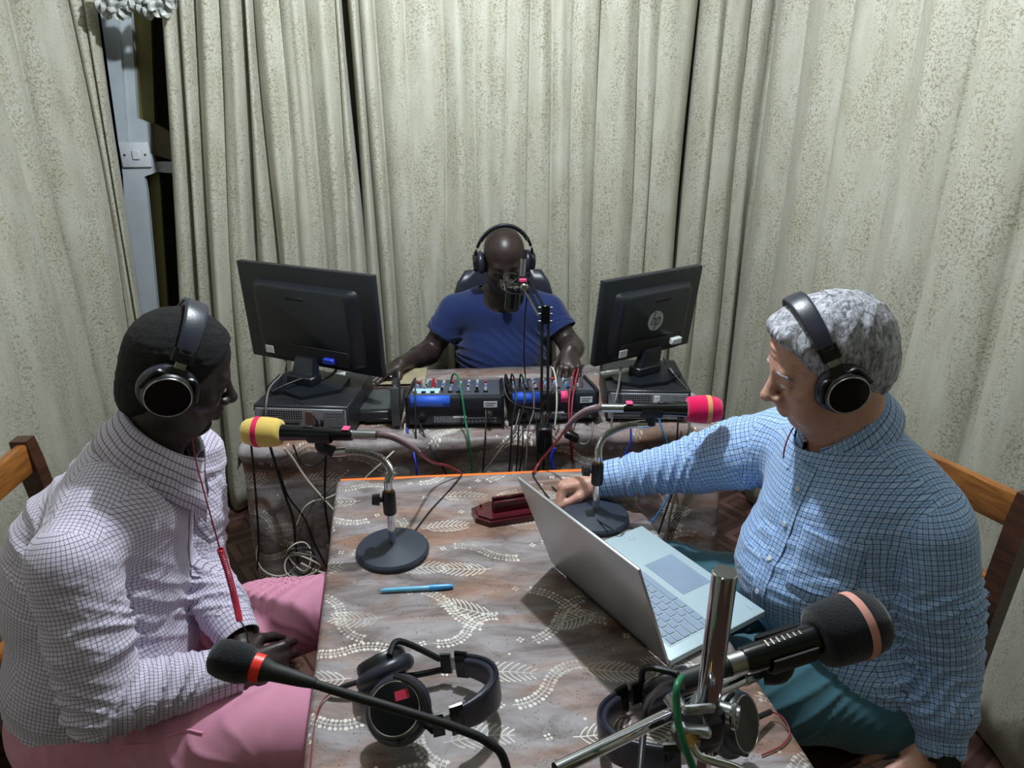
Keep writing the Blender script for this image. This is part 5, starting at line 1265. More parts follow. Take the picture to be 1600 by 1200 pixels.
def check_mat(name, base, l1, l2, pu, pv, wd, tint=None, alt=False):
    t = NT(name); uv = t.coord('UV'); ns = t.n('ShaderNodeTexNoise', ins={'Vector': uv, 'Scale': 9.0, 'Detail': 2.0}); sc = t.n('ShaderNodeVectorMath', operation='SCALE', ins={0: ns.outputs['Color'], 'Scale': .012})
    ad = t.n('ShaderNodeVectorMath', operation='ADD', ins={0: uv, 1: sc.outputs[0]}); sp = t.n('ShaderNodeSeparateXYZ', ins={0: ad.outputs[0]})
    def ln(o, p, w_):
        d = t.math('ABSOLUTE', t.math('SUBTRACT', t.math('FRACT', t.math('DIVIDE', o, p)), .5)); return t.n('ShaderNodeMapRange', ins={'Value': d, 'From Min': w_, 'From Max': w_*1.5, 'To Min': 1.0, 'To Max': .0}).outputs[0]
    a = ln(sp.outputs[0], pu, wd); b = ln(sp.outputs[1], pv, wd); c1 = lin(l1); c2 = lin(l2)
    col = t.mix(t.math('MULTIPLY', a, .8), lin(base), c1)
    col = t.mix(t.math('MULTIPLY', b, .8), col, c2)
    if alt:
        a2 = ln(t.math('ADD', sp.outputs[0], pu), pu*2, wd*.62); col = t.mix(t.math('MULTIPLY', a2, .75), col, lin(alt)); b2 = ln(t.math('ADD', sp.outputs[1], pv), pv*2, wd*.62); col = t.mix(t.math('MULTIPLY', b2, .75), col, lin(alt))
    t.set(color=col, rough=.75, spec=.25, sheen=.2)
    co = t.coord(); mp = t.n('ShaderNodeMapping', ins={'Vector': co}); mp.inputs['Scale'].default_value = (1, 1, 1.7)
    n1 = t.noise(mp.outputs[0], 10, 3, .5, .9); t.bump(n1, .5, .02, t.bump(t.noise(uv, 900, 1), .12, .0008)); return t.m
def fabric_mat(name, c, sc=8, bs=.35, var=.1):
    t = NT(name); co = t.coord(); c = lin(c); n = t.noise(co, 30, 3); t.set(color=t.mix(n, tuple(x*(1-var) for x in c[:3])+(1,), tuple(x*(1+var) for x in c[:3])+(1,)), rough=.8, spec=.2, sheen=.25)
    n1 = t.noise(co, sc, 2, .4, .5); t.bump(n1, bs, .02, t.bump(t.noise(co, 1300, 1), .15, .0006)); return t.m
from mathutils.bvhtree import BVHTree
def bvh_of(V, Fc): return BVHTree.FromPolygons([tuple(v) for v in V], [tuple(int(i) for i in f) for f in Fc])
def collar(name, c, ax, front, r, h, drop, mt, parent, gap=.28, flare=.020, point=.035, squash=.86, back_up=.018):
    """stand and turned-down fall around the neck"""
    c = Vector(c); ax = Vector(ax).normalized(); fr = Vector(front); fr = (fr-ax*fr.dot(ax)).normalized(); lf = ax.cross(fr); n = 60; b = MB(); rows = [[] for _ in range(7)]; S = []
    for i in range(n+1):
        a = gap+(2*math.pi-2*gap)*i/n; q = abs(i/n*2-1)**5; bk = (1-math.cos(a))/2
        d = (fr*math.cos(a)+lf*math.sin(a)*squash); dn = d.normalized(); hh = h*(1-.35*q)+back_up*bk
        fl = flare+.016*q; dr = drop+point*q
        tw = -math.copysign(1, math.sin(a))*q*.012; side = lf*tw*-1
        P = [c+d*r*1.02, c+d*r*.99+ax*hh*.6, c+d*(r+.002)+ax*hh, c+d*(r+.007)+ax*(hh+.001), c+d*(r+fl*.5)+ax*(hh-dr*.35), c+d*(r+fl*.85)+ax*(hh-dr*.7), c+d*(r+fl)+ax*(hh-dr)]
        if q > .01: P[5] = P[5]+fr*.006*q; P[6] = P[6]+fr*.010*q+side
        for k in range(7): rows[k].append(P[k])
        S.append(a*(r+.01))
    for k in range(7): b.v += [tuple(p) for p in rows[k]]
    m = n+1; uv = []; vv = [0, h*.6, h, h+.006, h+.02, h+.035, h+.05]
    for k in range(6):
        for i in range(n): a = k*m+i; b.f.append((a, a+1, a+m+1, a+m)); uv += [(S[i], vv[k]), (S[i+1], vv[k]), (S[i+1], vv[k+1]), (S[i], vv[k+1])]
    b.uv = uv; o = b.build(name, mt, parent, True, sharp=180); sd = o.modifiers.new('thickness', 'SOLIDIFY'); sd.thickness = .0028; return o
def on_surf(T, p, d, off=.0015, far=.5):
    d = Vector(d).normalized(); h = T.ray_cast(Vector(p)-d*.25, d, far); return (h[0]-d*off, h[1]) if h[0] is not None else (None, None)
def patch(name, T, c, x, y, W, H, d, mt, parent, n=14, off=.0022, uvs=(0, 0), shape=None, th=.0012):
    """a cloth patch laid on a surface, seen along d"""
    c = Vector(c); x = Vector(x).normalized(); y = Vector(y).normalized(); b = MB(); uv = []; last = None
    for j in range(n+1):
        for i in range(n+1):
            u, v = (i/n-.5), (j/n-.5)
            if shape: u, v = shape(u, v)
            p, nn = on_surf(T, c+x*u*W+y*v*H, d, off)
            if p is None: p = last if last is not None else c
            last = p; b.v.append(tuple(p))
    for j in range(n):
        for i in range(n):
            a = j*(n+1)+i; b.f.append((a, a+1, a+n+2, a+n+1))
            for (ii, jj) in ((i, j), (i+1, j), (i+1, j+1), (i, j+1)): uv.append((ii/n*W+uvs[0], jj/n*H+uvs[1]))
    b.uv = uv; o = b.build(name, mt, parent, True, sharp=180); o.modifiers.new('thickness', 'SOLIDIFY').thickness = th; return o
def sleeve_post(chains, amps, seed=0, base=None):
    def post(P, d):
        near = np.abs(d) < .09
        if not near.any(): return d
        Q = P[near]; add = np.zeros(len(Q), f32)
        for c, (fold, lam, tilt, v0, v1) in zip(chains, amps):
            best, U, V = c.uv(Q); wgt = np.clip(1.9-best, 0, 1)*np.clip((V-v0)/.05, 0, 1)*np.clip((v1-V)/.04, 0, 1)
            ph = (V+tilt*c.R*np.sin(U+.8)+.012*np.sin(U*2+V*30+seed))/lam; s_ = np.sin(2*np.pi*ph+1.6*np.sin(V*17+U+seed)); rid = (1-np.abs(s_))**1.6
            add += fold*wgt*(rid-.35)*(.6+.4*np.sin(U*1.5+V*21+seed*2))
        if base: add += base[0]*nz(Q, base[1], seed+3, 2)
        out = d.copy(); out[near] -= add; return out
    return post
# ---------------------------------------------------------------- man in the white checked shirt (left)
def eyeball(g, M, s, y, parent, open_=1):
    m3 = Matrix([list(r) for r in M]); c = Vector(g(.0795, y*.0315, -.001))
DARK = skin_mat('deep_brown_skin', (40, 30, 30), (50, 37, 35), .40); DARKF = skin_mat('deep_brown_skin_lit', (58, 42, 40), (70, 50, 46), .36)
SH_W = check_mat('white_shirt_fine_dark_check', (214, 206, 226), (92, 84, 104), (84, 76, 96), .0072, .0072, .068)
PINK = fabric_mat('pink_cotton_trousers', (212, 144, 170), 7, .5)
WH = mat('white_of_eye', (200, 196, 190), .25, var=.02); IR = mat('dark_iris', (34, 24, 20), .15, var=.02); BTN = mat('pearl_button', (206, 210, 214), .3, var=.03)
BLACKH = hair_mat('short_black_hair', (8, 8, 10), (30, 28, 30), 420, 1.0)
def cuff_at(e, w_, r, mt, par, name='cuff'):
    ax = nrmv(w_-e); fr_ = frame(ax); b = MB(); uvv = []; n = 30; rows = []
    for k, (t_, rr_) in enumerate(((-.062, r+.002), (-.060, r+.0055), (-.03, r+.0035), (.0, r), (.004, r-.001), (.003, r-.004), (-.02, r-.005))):
        rows.append([Vector(w_+ax*t_)+fr_@Vector((math.cos(2*math.pi*i/n)*rr_, math.sin(2*math.pi*i/n)*rr_, 0)) for i in range(n+1)])
    for rw in rows: b.v += [tuple(p) for p in rw]
    for k in range(6):
        for i in range(n): a = k*(n+1)+i; b.f.append((a, a+1, a+n+2, a+n+1)); uvv += [(i/n*r*6.28, k*.02), ((i+1)/n*r*6.28, k*.02), ((i+1)/n*r*6.28, k*.02+.02), (i/n*r*6.28, k*.02+.02)]
    b.uv = uvv; return b.build(name, mt, par, True, sharp=60)
def torso_uv(V, Fc, uv, chains, lat, up):
    """planar weave on the trunk: front, side and top panels"""
    lat = nrmv(lat); up = nrmv(up); fw = np.cross(up, lat); cen = V[Fc].mean(1).astype(f32); res = [c.uv(cen)[0] for c in chains]; m = np.argmin(np.stack(res), 0) == 0
    Q = V[Fc]; n = np.cross(Q[:, 2]-Q[:, 0], Q[:, 3]-Q[:, 1]); n /= np.linalg.norm(n, axis=1)[:, None]+1e-9
    side = (np.abs(n@lat) > .72)[:, None]; topm = (np.abs(n@up) > .70)[:, None]
    u = np.where(side, Q@fw, Q@lat); v = np.where(topm, Q@fw, Q@up); uv[m] = np.stack([u, v], -1)[m]; return uv
def make_left():
    hc = np.array([-.622, 1.215, 1.230]); M = headframe((.84, .44, -.36), (.36, .05, .93)); s = .95
    neck = np.array([-.715, 1.185, 1.065]); top = np.array([-.735, 1.175, .99]); mid = np.array([-.80, 1.15, .80]); hip = np.array([-.83, 1.12, .60]); lat = np.array([.12, -.99, 0])
    sR = np.array([-.735, .985, .972]); eR = np.array([-.70, .925, .735]); wR = np.array([-.515, 1.035, .700])
    sL = np.array([-.69, 1.345, .985]); eL = np.array([-.665, 1.245, .775]); wL = np.array([-.540, 1.115, .705])
    S = Field(); g = head_field(S, hc, M, s, 1.05, .15, 1.25, occ=.012)
    S.cap(g(-.014, 0, -.045), neck+[.03, 0, -.0], .055, .058, .03); S.cap(neck+[0, 0, -.03], sR, .05, .045, .04); S.cap(neck+[0, 0, -.03], sL, .05, .045, .04)
    S.ecap(top, mid, lat, (.15, .10), (.15, .11), .04); S.ecap(mid, hip, lat, (.15, .11), (.15, .11), .04)
    for a, e, w_, fd, pn, sd, cu in ((sR, eR, wR, (.80, .55, -.30), (-.35, .65, -.55), 1, (.75, .85, .9, .95)), (sL, eL, wL, (.75, -.45, -.42), (-.35, -.55, -.65), -1, (.85, .9, .95, 1.0))):
        S.cap(a, e, .046, .038, .03); S.cap(e, w_, .038, .026, .02); S.cap(e+(w_-e)*.1, e+(w_-e)*.4, .039, .036, .02)
        hand_field(S, w_, fd, pn, sd, cu, 1.0, thumb=(.45, .35))
    hips = (np.array([-.81, 1.02, .57]), np.array([-.82, 1.22, .57])); kn = (np.array([-.375, 1.00, .60]), np.array([-.375, 1.375, .585])); an = (np.array([-.35, 1.02, .09]), np.array([-.33, 1.32, .09]))
    for h_, k_, a_ in zip(hips, kn, an):
        S.cap(h_, k_, .07, .05, .03); S.cap(k_, a_, .048, .035, .02); S.ecap(a_+[-.02, 0, -.035], a_+[.16, 0, -.045], (0, 1, 0), (.035, .035), (.042, .022), .02)
    V, Fc = surface(S, (-1.05, .80, 0), (-.10, 1.50, 1.42), .0034)
    org = (-.80, 1.12, 0)
    body = mesh_obj('person', V, Fc, DARK, None, None, org); tag(body, 'man in a white dark-checked shirt and pink trousers, wearing headphones, hands clasped, seated at left', 'person')
    # hair, beard
    H = Field(); gg = g
    H.ell(gg(-.005, 0, .036), (.088, .077, .086), M, .02); H.ell(gg(.012, 0, .045), (.0845, .0725, .0745), M, .02)
    n1 = M@np.array([.88, 0, -.48]); H.cut(gg(.070, 0, .066), n1, .006); n2 = M@np.array([.42, 0, -.91]); H.cut(gg(.02, 0, -.062), n2, .006); H.p.insert(2, Field().ell(gg(-.034, 0, -.038), (.058, .060, .076), M, .03).p[0])
    H.post = lambda P, d: d-.0012*nz(P, 380, 2, 2)
    Vh, Fh = surface(H, hc-.16, hc+.17, .0032); mesh_obj('hair', Vh, Fh, BLACKH, body)
    Bd = Field(); Bd.ell(gg(.060, 0, -.102), (.031, .030, .026), M, .015)
    for y in (-1, 1): Bd.cap(gg(.0, y*.0585, -.055), gg(.052, y*.026, -.102), .018, .018, .02)
    Bd.cut(gg(.06, 0, -.080), M@np.array([.05, 0, 1]), .01); Bd.post = lambda P, d: d-.001*nz(P, 420, 5, 2)
    Vh, Fh = surface(Bd, hc-.17, hc+.16, .0034); mesh_obj('beard', Vh, Fh, BLACKH, body)
    eyes(g, M, s, body, (.0, -.12))
    # shirt
    T = Field()
    T.ecap(top+[.0, 0, -.01], mid, lat, (.155, .115), (.165, .145), .05); T.ecap(mid, hip, lat, (.165, .145), (.19, .155), .05)
    T.ell(hip+[.02, 0, .08], (.165, .19, .12), None, .04); T.ell(mid+[-.03, 0, .05], (.125, .155, .18), None, .05)
    T.cap(neck+[-.01, 0, -.025], sR+[0, .01, .005], .066, .068, .05); T.cap(neck+[-.01, 0, -.025], sL+[0, -.01, .005], .066, .066, .05); T.cap(neck+[0, 0, -.05], neck+[.022, 0, .015], .076, .070, .03)
    for a, e, w_, q in ((sR, eR, wR, 1), (sL, eL, wL, 0)):
        T.cap(a, a+(e-a)*.55, .070, .066, .016); T.cap(a+(e-a)*.55, e, .066, .060, .012); T.cap(e, e+(w_-e)*.6, .060, .050, .010); T.cap(e+(w_-e)*.6, e+(w_-e)*.95, .050, .041, .008)
    # hem and openings
    chT = Chain([hip+[0, 0, -.1], mid, neck+[0, 0, .03]], (1, 0, 0), .175); chR = Chain([sR, eR, wR], (0, -1, 0), .062); chL = Chain([sL, eL, wL], (0, -1, 0), .060)
    T.post = sleeve_post([chT, chR, chL], [(.006, .11, .55, .05, .62), (.011, .060, .5, .05, .42), (.010, .055, .6, .03, .42)], 1, (.0046, 13))
    T.cut(wR-(wR-eR)*.03, wR-eR, .004) if False else None
    V, Fc = surface(T, (-1.12, .80, .40), (-.42, 1.52, 1.16), .0046)
    # trim: remove faces past the cuffs, below the hem and inside the collar
    cen = V[Fc].mean(1); keep = np.ones(len(Fc), bool)
    for e, w_ in ((eR, wR), (eL, wL)):
        ax = nrmv(w_-e); q = cen-w_; keep &= ~((q@ax > -.004) & (np.linalg.norm(q-np.outer(q@ax, ax), axis=1) < .08) & (np.abs(q@ax) < .12))
    hemz = .525+.10*np.clip((cen[:, 0]+.75)/.2, 0, 1.4)+.008*np.sin(cen[:, 1]*40)
    keep &= cen[:, 2] > hemz
    nax = nrmv(np.array(hc)-neck); q = cen-neck; q = cen-(neck+[.025, 0, 0]); keep &= ~((q@nax > .016) & (np.linalg.norm(q, axis=1) < .080))
    Fc = Fc[keep]; uv = torso_uv(V, Fc, cloth_uv(V, Fc, [chT, chR, chL]), [chT, chR, chL], lat, neck-hip); sh = mesh_obj('shirt', V, Fc, SH_W, body, uv); sh.modifiers.new('thickness', 'SOLIDIFY').thickness = .002
    B = bvh_of(V, Fc)
    collar('collar', neck+np.array([.040, .006, .004]), (.56, .08, 1), (.94, .34, -.1), .074, .042, .074, SH_W, sh, gap=.22, flare=.032, point=.050, back_up=.034)
    for e, w_, r in ((eR, wR, .042), (eL, wL, .041)): cuff_at(e, w_, r, SH_W, sh)
    # placket and pocket laid on the chest
    fd = Vector((-1, -.12, .12)); patch('placket', B, (-.60, 1.20, .86), (.15, 1, 0), (-.10, 0, 1), .034, .28, fd, SH_W, sh, uvs=(.2, 0))
    patch('pocket', B, (-.60, 1.285, .90), (.3, 1, 0), (0, 0, 1), .10, .11, Vector((-1, -.35, .05)), SH_W, sh, off=.003, uvs=(.11, .02))
    # trousers
    Q = Field(); Q.ell((-.83, 1.12, .57), (.17, .20, .125), None, .05)
    for h_, k_, a_, r in zip(hips, kn, an, (.098, .094)):
        Q.ecap(h_, h_*.45+k_*.55, (0, 1, 0), (r*1.03, r), (r*1.0, r*.88), .05); Q.ecap(h_*.45+k_*.55, k_, (0, 1, 0), (r*1.0, r*.88), (r*.84, r*.78), .05); Q.cap(k_, a_+[0, 0, .03], .074, .060, .03)
    cA = Chain([hips[0], kn[0], an[0]], (0, 0, 1), .09); cB = Chain([hips[1], kn[1], an[1]], (0, 0, 1), .09)
    Q.post = sleeve_post([cA, cB], [(.010, .085, 1.3, -.05, .40), (.013, .060, 1.7, .05, .50)], 4, (.0022, 18))
    V, Fc = surface(Q, (-1.08, .82, .05), (-.2, 1.52, .76), .0050); tr = mesh_obj('trousers', V, Fc, PINK, body)
    B = bvh_of(V, Fc); P = []
    for q in range(16):
        x = -.70+.155*q/15; p, n_ = on_surf(B, (x, .925+.004*math.sin(q*.7)+.0015*q-.0*q, .62+.0*q), (0, .35, -1)); 
        if p is not None: P.append(p)
    if len(P) > 3: MB().tube(P, .0022, 6, 2).build('pocket_seam', fabric_mat('pink_seam', (228, 150, 178)), tr, True)
    sm = mat('dark_shoe_leather', (26, 22, 22), .35)
    for a_ in an:
        F_ = Field(); F_.ecap(a_+[-.035, 0, -.045], a_+[.17, 0, -.055], (0, 1, 0), (.042, .045), (.048, .032), .02); F_.cut((0, 0, .004), (0, 0, -1)); V, Fc = surface(F_, a_-[.12, .09, .1], a_+[.26, .09, .06], .006); mesh_obj('shoe', V, Fc, sm, body)
    return body, hc, M, g
def eyes(g, M, s, body, gaze, lid=0.35, white=None, brow=None, iris=None):
    m3 = Matrix([[float(x) for x in r] for r in M])
    for y in (-1, 1):
        c = Vector(g(.0850, y*.0318, -.0062)); e = MB(); e.ell(c, (.0108*s, .0125*s, .0052*s), m3, 16, 8); o = e.build('eye', white or WH, body, True, sharp=180)
        d = (m3@Vector((.93, y*.15+gaze[0], gaze[1]))).normalized(); i = MB().ell(c+d*.0072*s, (.0032*s, .0058*s, .0045*s), m3, 14, 6); i.build('iris', iris or IR, o, True)
        if brow:
            P = [Vector(g(.094, y*.014, .016)), Vector(g(.096, y*.028, .0215)), Vector(g(.088, y*.045, .018)), Vector(g(.078, y*.055, .010))]; MB().tube(P, [.0016, .0028, .0026, .0014], 8, 4).build('eyebrow', brow, body, True)
pl, plc, plM, plg = make_left()
def worn(label, c, M, w, h, r, **kw):
    X = -M[:, 1]; Z = M[:, 2]+M[:, 0]*kw.pop('lean', 0.); p = Vector(c)+Vector(M@np.array(kw.pop('off', (-.012, 0, -.014)))); return headphones(label, basis(X, Z, p), w, h, cup_r=r, **kw)
worn('black headphones with silver cup ring on the head of the man at left', plc, plM, .160, .126, .0425, off=(-.012, 0, -.004), lean=.15, thick=1.15)
# coiled red lead from his headphones
P = [at(300, 682, 1.30), at(306, 720, 1.30), at(322, 780, 1.30), at(336, 830, 1.31), at(344, 860, 1.32)]
t = thing('coiled_cable', 'dark red coiled headphone lead hanging before the man in pink trousers', 'cable', loc=P[0]); o_ = P[0]
MB().tube([p-o_ for p in P], .0016, 6, 8).build('straight_lead', K['c_red'], t)
C_ = smooth_path([at(344, 858, 1.32), at(358, 900, 1.32), at(368, 940, 1.32), at(374, 968, 1.31)], 40); pts = []
N_ = 46*8
for i in range(N_+1):
    u = i/N_*(len(C_)-1); j = min(int(u), len(C_)-2); c = C_[j].lerp(C_[j+1], u-j); a = 2*math.pi*i/8; pts.append(c-o_+Vector((math.cos(a)*.0052, math.sin(a)*.0052, 0)))
MB().tube(pts, .0015, 5, 1).build('coil', mat('crimson_coil', (176, 30, 60), .4), t)
MB().tube([C_[-1]-o_, at(384, 985, 1.31)-o_, at(388, 1005, 1.31)-o_, at(392, 1030, 1.32)-o_], .0016, 6, 6).build('tail_lead', K['c_blk'], t)
# ---------------------------------------------------------------- grey-haired man in the blue checked shirt (right)
FAIR = skin_mat('ruddy_fair_skin', (206, 164, 148), (190, 134, 116), .45, .25)
SH_B = check_mat('blue_gingham_shirt', (178, 206, 244), (50, 74, 132), (50, 74, 132), .0096, .0096, .074, alt=(120, 164, 224))
TEAL = fabric_mat('teal_trousers', (60, 100, 114), 6, .4)
GREYH = hair_mat('wavy_grey_hair', (92, 90, 96), (190, 192, 202), 120, .6, (1, 1, .28), .5)
def trim_neck_wrist(V, Fc, arms, hc, neck, rn=.085, hem=None):
    cen = V[Fc].mean(1); keep = np.ones(len(Fc), bool)
    for e, w_ in arms:
        ax = nrmv(w_-e); q = cen-w_; keep &= ~((q@ax > -.004) & (np.linalg.norm(q-np.outer(q@ax, ax), axis=1) < .08) & (np.abs(q@ax) < .12))
    nax = nrmv(np.array(hc)-neck); q = cen-neck; keep &= ~((q@nax > -.002) & (np.linalg.norm(q, axis=1) < rn))
    if hem is not None: keep &= cen[:, 2] > hem(cen)
    return Fc[keep]
def make_right():
    hc = np.array([.586, 1.235, 1.240]); M = headframe((-.93, .05, -.30), (-.30, -.05, .95)); s = 1.0
    neck = np.array([.665, 1.255, 1.065]); top = np.array([.69, 1.25, .985]); mid = np.array([.70, 1.25, .80]); hip = np.array([.735, 1.20, .58]); lat = np.array([.38, -.92, 0])
    sL = np.array([.765, 1.10, .960]); eL = np.array([.815, 1.065, .71]); wL = np.array([.805, .985, .555])
    sR = np.array([.620, 1.42, .985]); eR = np.array([.455, 1.530, .872]); wR = np.array([.222, 1.575, .802])
    S = Field(); g = head_field(S, hc, M, s, 1.08, .8, .9)
    for a, b in (((.096, -.030, .040), (.096, .030, .040)), ((.093, -.034, .053), (.093, .034, .053)), ((.088, -.036, .066), (.088, .036, .066))): S.cap(g(*a), g(*b), .0022, k=.004, op='s')
    for y in (-1, 1): S.cap(g(.096, y*.024, -.040), g(.080, y*.038, -.075), .0028, k=.006, op='s'); S.ell(g(.082, y*.034, -.021), (.010, .014, .006), M, .008); S.cap(g(.083, y*.052, -.004), g(.066, y*.064, -.012), .0016, k=.004, op='s'); S.ell(g(.062, y*.046, -.066), (.024, .018, .026), M, .02)
    S.cap(g(-.030, 0, -.045), neck+[0, 0, -.01], .064, .070, .03); S.cap(g(.03, 0, -.10), neck+[-.04, -.01, .015], .030, .035, .03)
    S.cap(neck+[0, 0, -.03], sR, .05, .045, .04); S.cap(neck+[0, 0, -.03], sL, .05, .045, .04)
    S.ecap(top, mid, lat, (.15, .10), (.15, .13), .04); S.ecap(mid, hip, lat, (.15, .13), (.15, .12), .04)
    for a, e, w_, fd, pn, sd, cu, th in ((sR, eR, wR, (-.97, -.08, -.12), (.0, -.35, -.94), 1, (1.15, 1.2, 1.2, 1.2), (.25, .35)), (sL, eL, wL, (-.62, -.25, -.55), (-.55, .1, -.7), -1, (.4, .45, .5, .5), (.4, .3))):
        S.cap(a, e, .046, .040, .03); S.cap(e, w_, .040, .029, .02)
        hand_field(S, w_, fd, pn, sd, cu, 1.06, thumb=th, thumb_curl=.15)
    hips = (np.array([.70, 1.32, .56]), np.array([.745, 1.10, .56])); kn = (np.array([.40, 1.455, .60]), np.array([.40, 1.125, .600])); an = (np.array([.42, 1.42, .09]), np.array([.42, 1.10, .09]))
    for h_, k_, a_ in zip(hips, kn, an):
        S.cap(h_, k_, .07, .05, .03); S.cap(k_, a_, .048, .035, .02); S.ecap(a_+[.02, 0, -.035], a_+[-.16, 0, -.045], (0, 1, 0), (.035, .035), (.042, .022), .02)
    V, Fc = surface(S, (.05, .80, 0), (1.0, 1.68, 1.42), .0034)
    org = (.73, 1.2, 0)
    body = mesh_obj('person', V, Fc, FAIR, None, None, org); tag(body, 'grey-haired man in a blue gingham shirt and teal trousers, wearing headphones, seated at right', 'person')
    eyes(g, M, 1.05, body, (.0, -.32), brow=GREYH, iris=mat('blue_grey_iris', (88, 110, 124), .15))
    H = Field(); H.ell(g(-.016, 0, .040), (.108, .085, .093), M, .02); H.ell(g(.014, 0, .052), (.086, .078, .074), M, .02); H.ell(g(-.06, 0, -.015), (.062, .066, .075), M, .03)
    for y in (-1, 1): H.ell(g(.018, y*.066, -.008), (.022, .014, .040), M, .015)
    H.cap(g(.074, .026, .080), g(.066, -.030, .086), .020, .018, .02)
    H.cut(g(.080, 0, .075), M@np.array([.80, 0, -.60]), .012); H.cut(g(.030, 0, -.015), M@np.array([.80, 0, -.60]), .012); H.cut(g(.0, 0, -.055), M@np.array([.30, 0, -.95]), .012)
    def lock(P, d):
        Q = (P-v3(hc))@M.astype(f32); w_ = Q[:, 0]*62+2.2*np.sin(Q[:, 1]*45+Q[:, 2]*26)+1.3*np.sin(Q[:, 2]*70); return d-.0030*(1-np.abs(np.sin(w_)))-.0014*nz(P, 200, 7, 3)
    H.post = lock
    V, Fc = surface(H, hc-.18, hc+.18, .0030); mesh_obj('hair', V, Fc, GREYH, body)
    # shirt
    T = Field()
    T.ecap(top+[0, 0, -.01], mid, lat, (.165, .125), (.175, .150), .05); T.ecap(mid, hip, lat, (.175, .150), (.185, .150), .05)
    T.ell(mid+[-.055, -.005, -.025], (.165, .17, .165), None, .05); T.ell(top+[-.035, 0, -.06], (.12, .16, .12), None, .05); T.ell(hip+[.0, 0, .05], (.17, .18, .13), None, .05)
    T.cap(neck+[.0, 0, -.03], sR, .072, .076, .05); T.cap(neck+[.0, 0, -.03], sL+[0, .03, .01], .086, .080, .06); T.cap(neck+[0, 0, -.05], neck+[.0, 0, .0], .084, .074, .03)
    m_ = .5
    T.cap(sR, sR+(eR-sR)*m_, .080, .079, .018); T.cap(sR+(eR-sR)*m_, eR, .079, .070, .018); T.cap(eR, eR+(wR-eR)*.6, .070, .052, .016); T.cap(eR+(wR-eR)*.6, eR+(wR-eR)*.93, .052, .043, .008)
    T.cap(sL, sL+(eL-sL)*m_, .074, .076, .014); T.cap(sL+(eL-sL)*m_, eL, .078, .074, .012); T.cap(eL, eL+(wL-eL)*.55, .074, .066, .010); T.cap(eL+(wL-eL)*.55, eL+(wL-eL)*.82, .066, .045, .008); T.cap(eL+(wL-eL)*.8, wL, .045, .043, .006)
    chT = Chain([hip+[0, 0, -.1], mid, neck+[0, 0, .03]], (1, 0, 0), .18); chR = Chain([sR, eR, wR], (0, 0, 1), .066); chL = Chain([sL, eL, wL], (1, 0, 0), .072)
    T.post = sleeve_post([chT, chR, chL], [(.006, .12, .5, .05, .50), (.012, .062, .55, .04, .45), (.014, .055, .45, .06, .38)], 2, (.0045, 12))
    V, Fc = surface(T, (.12, .82, .40), (1.05, 1.66, 1.16), .0046)
    Fc = trim_neck_wrist(V, Fc, ((eR, wR), (eL, wL)), hc, neck+[-.02, 0, .016], .084, lambda c: .50+.012*np.sin(c[:, 1]*30))
    uv = torso_uv(V, Fc, cloth_uv(V, Fc, [chT, chR, chL]), [chT, chR, chL], lat, neck-hip); sh = mesh_obj('shirt', V, Fc, SH_B, body, uv); sh.modifiers.new('thickness', 'SOLIDIFY').thickness = .002
    B = bvh_of(V, Fc)
    collar('collar', neck+np.array([-.004, 0, .014]), (-.46, -.08, 1), (-.90, -.34, -.2), .078, .040, .064, SH_B, sh, gap=.30, flare=.032, point=.034, back_up=.044)
    for e, w_, r in ((eR, wR, .044), (eL, wL, .044)): cuff_at(e, w_, r, SH_B, sh)
    fdir = Vector((.92, .38, -.05)); fx = Vector((.38, -.92, 0))
    c0 = Vector((.50, 1.17, .84)); patch('placket', B, c0, fx, Vector((-.0, 0, 1)), .034, .42, fdir, SH_B, sh, n=18, uvs=(.3, 0))
    for z in (1.0, .925, .85, .775, .70):
        p, n_ = on_surf(B, (c0.x, c0.y, z), fdir, .0045)
        if p is not None: MB().lathe([(0, 0), (.0052, 0), (.0056, .001), (.0045, .0022), (0, .0018)], F4(p, n_), 16).build('button', BTN, sh, True)
    patch('pocket', B, (.52, 1.055, .885), fx, (-.0, 0, 1), .115, .125, Vector((.80, .6, -.05)), SH_B, sh, n=12, off=.003, uvs=(.11, .02), shape=lambda u, v: (u, v-(.10*(1-abs(u)*2) if v < -.45 else 0)))
    # trousers
    Q = Field(); Q.ell((.735, 1.20, .565), (.17, .19, .12), None, .05)
    for h_, k_, a_ in zip(hips, kn, an):
        Q.ecap(h_, h_*.45+k_*.55, (0, 1, 0), (.102, .098), (.098, .088), .05); Q.ecap(h_*.45+k_*.55, k_, (0, 1, 0), (.098, .088), (.084, .078), .05); Q.cap(k_, a_+[0, 0, .03], .074, .060, .03)
    cA = Chain([hips[0], kn[0], an[0]], (0, 0, 1), .09); cB = Chain([hips[1], kn[1], an[1]], (0, 0, 1), .09)
    Q.post = sleeve_post([cA, cB], [(.007, .08, 1.2, -.05, .45), (.008, .075, 1.3, -.05, .45)], 6, (.0022, 18))
    V, Fc = surface(Q, (.25, .92, .05), (1.0, 1.60, .76), .0052); mesh_obj('trousers', V, Fc, TEAL, body)
    sm = mat('brown_shoe_leather', (48, 30, 22), .35)
    for a_ in an:
        F_ = Field(); F_.ecap(a_+[.035, 0, -.045], a_+[-.17, 0, -.055], (0, 1, 0), (.042, .045), (.048, .032), .02); F_.cut((0, 0, .004), (0, 0, -1)); V, Fc = surface(F_, a_-[.26, .09, .1], a_+[.12, .09, .06], .006); mesh_obj('shoe', V, Fc, sm, body)
    # wristwatch
    ax = nrmv(wL-eL); m = F4(wL+ax*.012, ax); wt = thing('wristwatch', 'black wristwatch on the left wrist of the grey-haired man', 'watch', mat=m)
    MB().torus(Matrix.Identity(4), .0335, .0035, 36, 8).build('strap', K['blk_soft'], wt)
